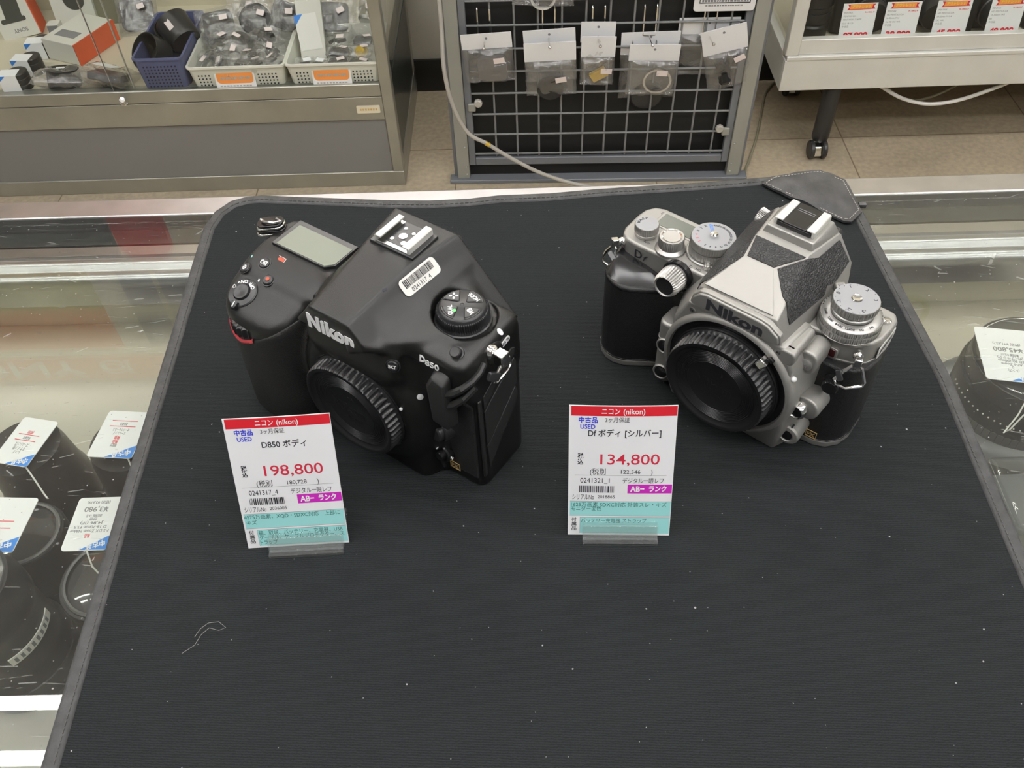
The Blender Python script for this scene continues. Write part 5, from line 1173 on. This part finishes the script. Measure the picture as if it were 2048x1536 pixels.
for i, ((x, y), k) in enumerate(zip(spots, ['battery', 'battery', 'case', 'case', 'case', 'tube', 'cable', 'case'])):
    baggie((x * .9 - 38, y * .86 + 248, SH + 26 + 5 * (i // 4)), (rnd.uniform(-12, 12), rnd.uniform(-14, 14), rnd.uniform(-12, 12)), 40 if i < 2 else 50, 46, 16, k, 14 if i < 2 else 19, 'clear bag in the right white basket ' + lab_[i], i + 40, 'gold' if k == 'tube' else 'dark_item', 'paper' if i < 2 else 'label_pink')
t = thing('product_box', 'white upright box with a blue corner label in the right white basket', 'box', (-438, 1742, SH + 6), (-28, 3, 8))
G().box(-26, 26, -16, 16, 0, 118).obj('carton', 'box_white', t, bevel=1)
k = G().box(-22, 23, -16.6, -16, 22, 92, RY(-6)).obj('price_label', 'paper_warm', t); G().prism([(-22, 92), (-22, 72), (-4, 92)], 16.6, 17, RY(-6) @ RX(90)).obj('blue_corner', 'ink_sky', k)
# product boxes and loose bags at the left
MP2 = Matrix(((1, 0, 0, 0), (0, 0, -1, 0), (0, 1, 0, 0), (0, 0, 0, 1)))
t = thing('product_box', 'white box with an orange side and a device picture, standing at the far left', 'box', (-1122, 1902, SH), (-12, -6, 14))
G().box(-44, 38, -2, 60, 0, 150).obj('carton', 'box_white', t, bevel=.8)
G().box(38, 40, -2, 60, 0, 150).obj('orange_side', 'box_orange', t)
g = G(); text(g, 'SONY', 11, T(0, -2.2, 16) @ RX(90) @ RZ(180), bold=.03, w=32); g.obj('brand_lettering', 'ink_grey', t)
G().prism(rrect(-26, 10, 36, 150, 6), 2.1, 2.5, MP2 @ RZ(-8)).obj('device_picture', 'box_ink', t); G().prism(rrect(-32, 22, 34, 44, 4), 2.1, 2.6, MP2).obj('device_picture', 'box_ink', t)
t = thing('product_box', 'white box with a dark rounded device picture, standing behind the boxes', 'box', (-1008, 1935, SH), (-10, 0, 4))
G().box(-46, 46, 0, 50, 0, 150).obj('carton', 'box_white', t, bevel=.8); G().prism(rrect(-16, 30, 40, 150, 22, 8), .1, .6, MP2).obj('device_picture', 'box_ink', t)
t = thing('product_box', 'small grey box with a dark label, between two white boxes', 'box', (-1046, 1905, SH), (0, 0, 4))
G().box(-13, 13, -12, 12, 0, 30).obj('carton', 'box_white', t, bevel=.8); G().box(-12, 12, -12.6, -12, 6, 28).obj('dark_label', 'ink_grey', t)
t = thing('product_box', 'olive brown box standing at the back of the left case', 'box', (-932, 1952, SH), (-8, 0, 4))
G().box(-36, 36, 0, 46, 0, 150).obj('carton', 'box_olive', t, bevel=.8); G().box(30, 36.4, -.4, 0, 0, 150).obj('pale_edge', 'box_white', t)
t = thing('product_box', 'white box lying flat with an orange end', 'box', (-962, 1836, SH + 1), (0, 0, -24))
G().box(-46, 42, -62, 62, 0, 46).obj('carton', 'box_white', t, bevel=.8); G().box(42, 45, -62, 62, 0, 46).obj('orange_end', 'box_orange', t); G().box(-30, 24, -38, -12, 46, 46.5).obj('title_print', 'ink_grey', t)
for i, (x, y, ro, lb) in enumerate(((-1050, 1808, 5, 'farthest of three'), (-1052, 1735, -4, 'middle of three'), (-1056, 1672, 3, 'nearest the glass'))):
    t = thing('lens_cap_stack', 'black round lens caps with a white blue-cornered label, ' + lb, 'lens caps', (x, y, SH), (0, 0, ro))
    G().lathe([(21, 0), (21, 11), (20, 12), (21, 13), (21, 24), (20, 25), (21, 26), (21, 35), (19, 36.5), (0, 36.5)], 48, T(12, 10.5, 0)).obj('caps', 'dark_item', t)
    k = G().box(-20, 18, -12.6, -12, 1, 37.6).box(-20, 18, -12, 16, 37, 37.6).obj('price_label', 'paper', t); G().prism([(-20, 37.6), (-20, 25), (-4, 37.6)], 12.6, 13, RX(90)).obj('blue_corner', 'ink_sky', k)
t = baggie((-955, 1690, SH + 16), (-14, 6, 8), 118, 84, 34, 'hood', 34, 'clear bag with a black hood and a white label, left of the blue basket', 71, lab='paper', labpos=(0, -.1))
t = baggie((-858, 1684, SH + 18), (-24, 8, -10), 106, 92, 36, 'case', 34, 'clear bag with a black case, touching the blue basket', 75, lab='paper', labpos=(.12, -.15))
k = G().box(-24, 24, -15, 15, 0, .5, T(6, -18, 24) @ RZ(-14)).obj('paper_slip', 'paper', t)
baggie((-862, 1930, SH + 30), (50, 0, 10), 90, 120, 30, 'case', 36, 'clear bag with a dark pouch behind the blue basket', 79)

# larger pouches heaped at the back of the white baskets and behind them
for i, (x, y, z, w, h, k, s_, lb) in enumerate(((-640, 1800, 62, 96, 80, 'case', 32, 'clear bag with a dark case, heaped behind the blue basket rim'), (-560, 1806, 66, 100, 96, 'cap', 34, 'clear bag with a large black pouch, at the back of the middle basket'), (-500, 1818, 70, 84, 92, 'case', 30, 'clear bag with a dark case, behind the white upright box'),
        (-600, 1880, 50, 110, 100, 'tube', 30, 'clear bag with a silver part, behind the middle white basket'), (-400, 1830, 58, 96, 90, 'case', 32, 'clear bag with a dark case, at the back of the right white basket'), (-330, 1835, 62, 92, 96, 'tube', 28, 'clear bag with a silver tube, at the back near the post'))):
    baggie((x, y, SH + z), (38 + 6 * (i % 3), rnd.uniform(-14, 14), rnd.uniform(-25, 25)), w, h, 26, k, s_, lb, 90 + i, 'steel' if k == 'tube' else 'dark_item')
# ------------------------------------------------------------------ mesh rack with hanging bags
rk = thing('display_rack', 'grey steel rack frame with a black back board', 'rack', (165, 1647, -3), (0, 0, -1.6))
for x0, x1 in ((-314, -287), (284, 312)):
    G().box(x0, x1, -6, 22, -788, 320).obj('post', 'rack_post', rk, bevel=1.2)
    G().box(x0 - (8 if x0 < 0 else 0), x0 if x0 < 0 else x1, 4, 30, -796, 320).obj('post_side', 'rack_grey', rk, bevel=1) if x0 < 0 else G().box(x1, x1 + 7, 4, 30, -796, 320).obj('post_side', 'rack_grey', rk, bevel=1)
    for z in (-776, -756, -706):
        G().ball(2.6, T((x0 + x1) / 2 + (7 if x0 < 0 else -7), -6.2, z), n=12, sz=.7).obj('rivet', 'steel', rk)
G().box(-332, 330, -14, 12, -797, -788).obj('base_rail', 'rack_grey', rk, bevel=1.5)
G().box(-287, 284, 26, 30, -786, 320).obj('back_board', 'pegboard_black', rk)
G().box(-287, 284, 12, 16, -797, -752).obj('kick_board', 'pegboard_black', rk)
mp_ = thing('mesh_panel', 'grey wire mesh panel clipped into the rack frame', 'mesh panel', (165, 1647, -3), (0, 0, -1.6))
g = G().box(-287, -272, 0, 12, -757, 310).box(269, 284, 0, 12, -757, 310).box(-272, 269, 0, 12, -757, -739); g.obj('frame', 'rack_grey', mp_, bevel=1.5)
for i in range(12): G().cyl(2.2, -738, 306, 8, T(-272 + 46.9 * (i + 1) - (0 if i < 11 else 0), 7.6, 0)).obj('wire', 'wire_grey', mp_) if i < 11 else None
for j in range(21): G().cyl(2.2, -272, 269, 8, T(0, 3.6, -729.5 + 48.8 * j) @ RY(90)).obj('wire', 'wire_grey', mp_)
for x, z in ((-272, -612), (268, -679)):
    c = G().box(x - 8, x + 8, -5, 4, z - 9, z + 9).obj('clip', 'rack_post', mp_, bevel=2); G().lathe([(9, 0), (9, 7), (7, 9), (0, 9)], 8, zframe((x + (14 if x < 0 else -14), 1, z + (10 if x < 0 else 8)), (0, -1, 0))).obj('clip_knob', 'cord_grey', c, bevel=.8)
def hook(x, z, label, arm=62):
    t = thing('display_hook', label, 'hook', (x, 1655 - .028 * (x - 165), z))
    for s in (-12, 12): G().tube([(s, 1, 26), (s, 0, 24), (s, -2, 22), (s, -2.5, -12), (s, -3, -34)], 1.7, 8).obj('prong', 'chrome', t)
    G().tube([(-12, -3, -34), (0, -3.4, -34.6), (12, -3, -34)], 1.7, 8).obj('cross_wire', 'chrome', t)
    G().tube([(0, -3, -34), (0, -arm * .5, -32), (0, -arm, -26)], 1.7, 8).obj('arm', 'chrome', t)
    G().ball(3.2, T(0, -arm, -25)).obj('arm_tip', 'chrome', t)
    return t
for x, lb in ((-72, 'leftmost hook on the mesh, over the grey square case'), (55, 'hook on the mesh over the black round cap'), (152, 'hook on the mesh over the gold part'), (252, 'hook on the mesh over the chrome ring'), (368, 'rightmost hook on the mesh, under the white sign')): hook(x, -432, 'chrome wire ' + lb)
def hang_bag(x, y, ztop, w, hh, tot, kind, s, label, seed, tilt=0, m='dark_item', item=(0, 0), lab=None, itemrot=(0, 0, 0), lean=8):
    """header card with a clear bag under it; local z down from the hole"""
    t = thing('hanging_bag', label, 'hanging bag', (x, y, ztop), (lean, tilt, -1.6))
    hd = G().prism(rrect(-w / 2, w / 2, -hh, 0, 1), -.6, .6, RX(90)).obj('header_card', 'paper', t)
    G().prism([(2.6 * math.cos(a * .52), 2.6 * math.sin(a * .52) - 11) for a in range(12)], .6, .9, RX(90)).obj('hanging_hole', 'ink_grey', hd)
    bh = tot - hh
    b = pillow(w, bh, 24, seed, 20).obj('bag', 'poly_bag', t, angle=180); b.rotation_euler = (R(90), 0, 0); b.location = (0, -3 * MM, (-hh - bh / 2 + 2) * MM)
    if kind:
        c = item_mesh(kind, s).obj('contents', m, t, bevel=.8 if kind in ('case', 'battery') else 0); c.rotation_euler = [R(90 + itemrot[0]), R(itemrot[1]), R(itemrot[2])]; c.location = (item[0] * MM, -4 * MM, (-hh - bh * .55 + item[1]) * MM)
    if lab: G().box(-11, 11, -17, -16.6, -6, 6, T(lab[0], 0, lab[1] - hh) @ RY(lab[2])).obj('price_sticker', 'label_pink', t)
    return t
hang_bag(46, 1640, -318, 118, 34, 84, 'ring', 24, 'clear bag with a pale ring and black glass, topmost, cut by the frame edge', 3, 2, 'paper_warm', (0, -4))
t = hang_bag(-69, 1636, -445, 100, 34, 112, 'case', 29, 'bag with a grey rounded square case, at the left of the rack', 5, -3, 'lens_grey', (6, 0), (22, -18, -4))
for k, (z, lb, sd) in enumerate(((-446, 'bag behind the bag with the black round cap', 8), (-466, 'bag with a black round cap and wide header, second from the left', 11))):
    hang_bag(55 + k, 1646 - 14 * k, z, 103, 42, 124 if k else 120, 'cap' if k else None, 27, lb, sd, -3 + k, 'gloss_black', (-2, -14), (20, -34, -8) if k else None)
for k, (z, lb, sd) in enumerate(((-434, 'narrow bag behind the bag with the gold part', 14), (-458, 'narrow bag with a gold metal part', 17))):
    hang_bag(152 + k, 1646 - 12 * k, z, 68, 46, 112, 'battery' if k else None, 21, lb, sd, 1, 'gold', (4, -2), (18, -22, 3) if k else None, (0, -32, 0))
hang_bag(256, 1648, -459, 116, 50, 156, 'cap', 34, 'bag with a large dark cap, behind the bag with the chrome ring', 21, -1, 'dark_item', (0, -34))
hang_bag(264, 1630, -476, 100, 37, 118, 'ring', 29, 'bag with a chrome filter ring, fourth along the rack', 24, 1, 'chrome', (12, 0), (18, -18, 3), (0, 20, 0))
hang_bag(368, 1648, -434, 118, 36, 130, 'cable', 30, 'bag with a dark strap, behind the tilted bag under the sign', 27, 0, 'dark_item', (-34, -10))
hang_bag(392, 1630, -446, 88, 56, 142, 'tube', 24, 'tilted bag with a black ribbed tube, rightmost on the rack', 30, -14, 'gloss_black', (-8, -2), (24, -10, -16))
sg = thing('hanging_sign', 'white sign with a black framed line of print, top right on the rack', 'sign', (388, 1636, -416), (6, 0, -1.6))
G().prism(rrect(-58, 58, 0, 130, 7), -1, 1, RX(90)).obj('board', 'paper', sg, bevel=.5)
for a in ((-48, 48, 25.5, 27), (-48, 48, 17, 18.5), (-48, -46.5, 17, 27), (46.5, 48, 17, 27)): G().box(a[0], a[1], -1.5, -1, a[2], a[3]).obj('print_border', 'ink_black', sg)
g = G(); rnd = random.Random(3); x = -43
while x < 42: w = rnd.uniform(2.5, 6); g.box(x, x + w, -1.4, -1, 19.6, 24.4); x += w + 1.4
x = -36
while x < 34: w = rnd.uniform(2, 5); g.box(x, x + w, -1.4, -1, 11, 13.2); x += w + 1.4
g.obj('print_line', 'ink_grey', sg)
def smooth(pts, k=6):
    P = [Vector(p) for p in pts]; o = []
    for i in range(len(P) - 1):
        a, b, c, d = P[max(i - 1, 0)], P[i], P[i + 1], P[min(i + 2, len(P) - 1)]
        for j in range(k):
            t = j / k; o.append(.5 * ((2 * b) + (c - a) * t + (2 * a - 5 * b + 4 * c - d) * t * t + (3 * b - a - 3 * c + d) * t ** 3))
    return o + [P[-1]]
t = thing('power_cord', 'pale grey cord hanging down and sweeping across the rack foot', 'cord', (0, 0, 0))
G().tube(smooth([(-150, 1620, -200), (-151, 1615, -400), (-153, 1605, -499), (-142, 1600, -576), (-116, 1600, -641), (-76, 1600, -670), (-30, 1600, -705), (34, 1600, -746), (111, 1600, -778), (210, 1596, -796), (330, 1590, -796)]), 4.2, 10).obj('cord', 'cord_grey', t)
G().tube([(-80, 1600, -667), (-72, 1600, -673)], 5.0, 12).obj('yellow_band', 'gold', t)
t = thing('power_cord', 'thin dark cord lying on the floor right of the rack', 'cord', (0, 0, 0))
G().tube(smooth([(640, 2030, -797), (604, 1974, -797), (570, 1860, -797), (545, 1780, -797), (515, 1700, -797), (495, 1645, -797), (490, 1560, -797)]), 2.6, 8).obj('cord', 'box_olive', t)
# ------------------------------------------------------------------ wheeled showcase on the right
YR = 1694
rc = thing('display_case', 'pale aluminium glass showcase on castors at the far right', 'display case', (0, 0, 0))
G().box(546, 1500, YR, YR + 10, -624, -556).obj('front_apron', 'aluminium', rc, bevel=1.2)
G().box(546, 556, YR + 10, 2030, -624, -556).obj('side_apron', 'aluminium', rc, bevel=1)
G().box(548, 1500, YR - 2, YR + 14, -556, -546).obj('ledge', 'aluminium', rc, bevel=2.5, seg=3)
G().box(556, 1500, YR + 6, YR + 22, -546, -514).obj('sill', 'aluminium', rc, bevel=1.5)
G().box(544, 572, YR + 2, YR + 26, -546, 260).obj('corner_post', 'aluminium', rc, bevel=2)
G().box(546, 566, 2006, 2030, -546, 260).obj('rear_post', 'aluminium', rc, bevel=2)
G().box(550, 1500, YR + 10, 2030, -566, -549).obj('deck', 'shelf_cream', rc)
G().box(544, 560, YR + 26, 2010, -556, -546).obj('side_sill', 'aluminium', rc, bevel=1)
G().box(551, 555, YR + 26, 2006, -546, 255).obj('side_glass', 'case_glass', rc)
G().box(572, 1500, YR + 12, YR + 16, -516, 255).obj('front_glass', 'case_glass', rc)
G().box(556, 1500, 2020, 2030, -549, 255).obj('back_panel', 'shelf_cream', rc)
G().box(546, 1500, YR, 2030, 255, 275).obj('top_panel', 'aluminium', rc)
G().box(580, 1490, YR + 30, YR + 46, 238, 254).obj('added_light_strip', 'added_case_light', rc, bevel=3)  # out of view, added to light the inside of this showcase
for x, y in ((671, 1722), (671, 1990), (1380, 1722), (1380, 1990)):
    lg = G().lathe([(17, -762), (19, -755), (19, -624)], 24, T(x, y, 0)).obj('leg', 'black_metal', rc)
    c = G().hull([(px, py, pz) for px, py, pz in ((-13, -15, -13), (13, -15, -13), (-13, 15, -13), (13, 15, -13), (-11, -10, 10), (11, -10, 10), (-11, 10, 10), (11, 10, 10), (0, -17, -2), (0, 17, 0))], T(x - 6, y - 16, -777)).cyl(4, -772, -758, 12, T(x, y - 6, 0)).obj('caster', 'chrome', lg, bevel=2.5)
    for s in (-1, 1): G().cyl(21, -5, 5, 28, T(x - 6 + 14 * s, y - 18, -778.5) @ RY(90), ch=2).obj('wheel', 'black_metal', lg)
t = thing('power_cord', 'white cord hanging in a loop under the right showcase', 'cord', (0, 0, 0))
G().tube(smooth([(740, 1722, -618), (777, 1720, -638), (830, 1720, -667), (893, 1720, -682), (960, 1720, -672), (1034, 1720, -641), (1075, 1722, -618)]), 4.0, 10).obj('cord', 'paper_warm', t)
t = thing('power_cord', 'dark cord hanging behind the white cord under the right showcase', 'cord', (0, 0, 0))
G().tube(smooth([(800, 1790, -618), (815, 1790, -672), (870, 1790, -712), (930, 1790, -705), (1000, 1792, -660), (1030, 1795, -618)]), 3.0, 8).obj('cord', 'box_olive', t)
def shelf_camera(x, y, label, lr=34, lh=40, w=130, seed=0):
    t = thing('digital_camera', label, 'camera', (x, y, -549), (0, 0, 6 * (seed - 1)))
    G().box(-w / 2, w / 2, 0, 44, 0, 92).box(-22, 26, -6, 40, 88, 112).obj('body', 'camera_black', t, bevel=6, seg=3)
    G().prism(rrect(-w / 2 - 4, -w / 2 + 36, -22, 30, 12), 2, 86).obj('grip', 'camera_rubber', t, bevel=4)
    G().lathe([(lr, 0), (lr, lh * .4), (lr - 2, lh * .45), (lr - 1, lh * .9), (lr - 3, lh), (0, lh - 1)], 48, T(8, 0, 46) @ RX(90)).obj('lens_barrel', 'satin_black', t)
    return t
lens((612, 1788, -549), 'black lens with a green reflection, beside the left post of the right showcase', [(34, 0), (36, 3), (36, 30), (33, 34), (34, 70), (38, 74), (38, 100)], rings=[(37, 40, 60, 'satin_black', 'focus_ring')])
shelf_camera(725, 1800, 'black camera behind the shelf card nearest the post', seed=0)
shelf_camera(850, 1812, 'black camera behind the second shelf card from the post', 30, 56, 112, 1)
shelf_camera(975, 1790, 'black camera behind the third shelf card from the post', 36, 50, 126, 2)
shelf_camera(1125, 1800, 'black camera cut by the right frame edge', 32, 40, 120, 1)
def shelf_card(x, yaw, label, lines, price):
    t = thing('price_card', label, 'price card', (x, 1716, -549), (0, 0, yaw))
    M = RX(80); w, h = 69, 94
    sh = G().box(-w / 2, w / 2, 0, h, -.5, 0, M).obj('sheet', 'paper', t)
    p = G(); X0 = -w / 2
    p.prism([(X0 + 8, h - 2), (X0 + w - 4, h - 2), (X0 + w - 8, h - 6.5), (X0 + w - 4, h - 12), (X0 + 8, h - 13), (X0 + 12, h - 7)], .02, .1, M, 0)
    p.prism([(X0 + 14, h - 1.4), (X0 + w - 10, h - 1.4), (X0 + w - 11, h - 11), (X0 + 13, h - 11.4)], .1, .2, M, 3)
    text(p, 'アウトレット', 7.0, M @ T(2, h - 6.4, .2), 2, bold=.04, w=38)
    text(p, 'R-1802-P', 3.6, M @ T(w / 2 - 14, h - 18, .05), 1, bold=.02, w=19)
    y = h - 18
    for i, s in enumerate(lines): text(p, s, 4.6, M @ T(X0 + 4, y, .05), 4, align='L', depth=.03); y -= 6.6 if i != 2 else 7.4
    text(p, price, 15.5, M @ T(0, h * .33, .05), 1, bold=.05, w=50)
    p.obj('printing', ['ink_red', 'ink_red', 'ink_yellow', 'ink_orange', 'ink_grey'], sh)
    return t
shelf_card(687, 1, 'white shelf card with a red ribbon, reading 97,800, nearest the post', ['PENTAX', 'PENTAX-DA', 'PENTAX K-1 36MP', '50.0 18-135', '中古品'], '97,800')
shelf_card(774, -1, 'white shelf card with a red ribbon, reading 39,800, second from the post', ['PENTAX', 'HD PENTAX-DA', '16-85mm F3.5', '5.6 ED DC WR', '中古品'], '39,800')
shelf_card(876, 0, 'white shelf card with a red ribbon, reading 45,800, third from the post', ['PENTAX', 'HD PENTAX-DA', '18-50mm F4-5.6', 'DC WR', '中古品'], '45,800')
shelf_card(984, 1, 'white shelf card with a red ribbon, reading 49,800, farthest from the post', ['PENTAX', 'HD PENTAX-DA', '55-300mm F4.5', 'RE', '中古品'], '49,800')
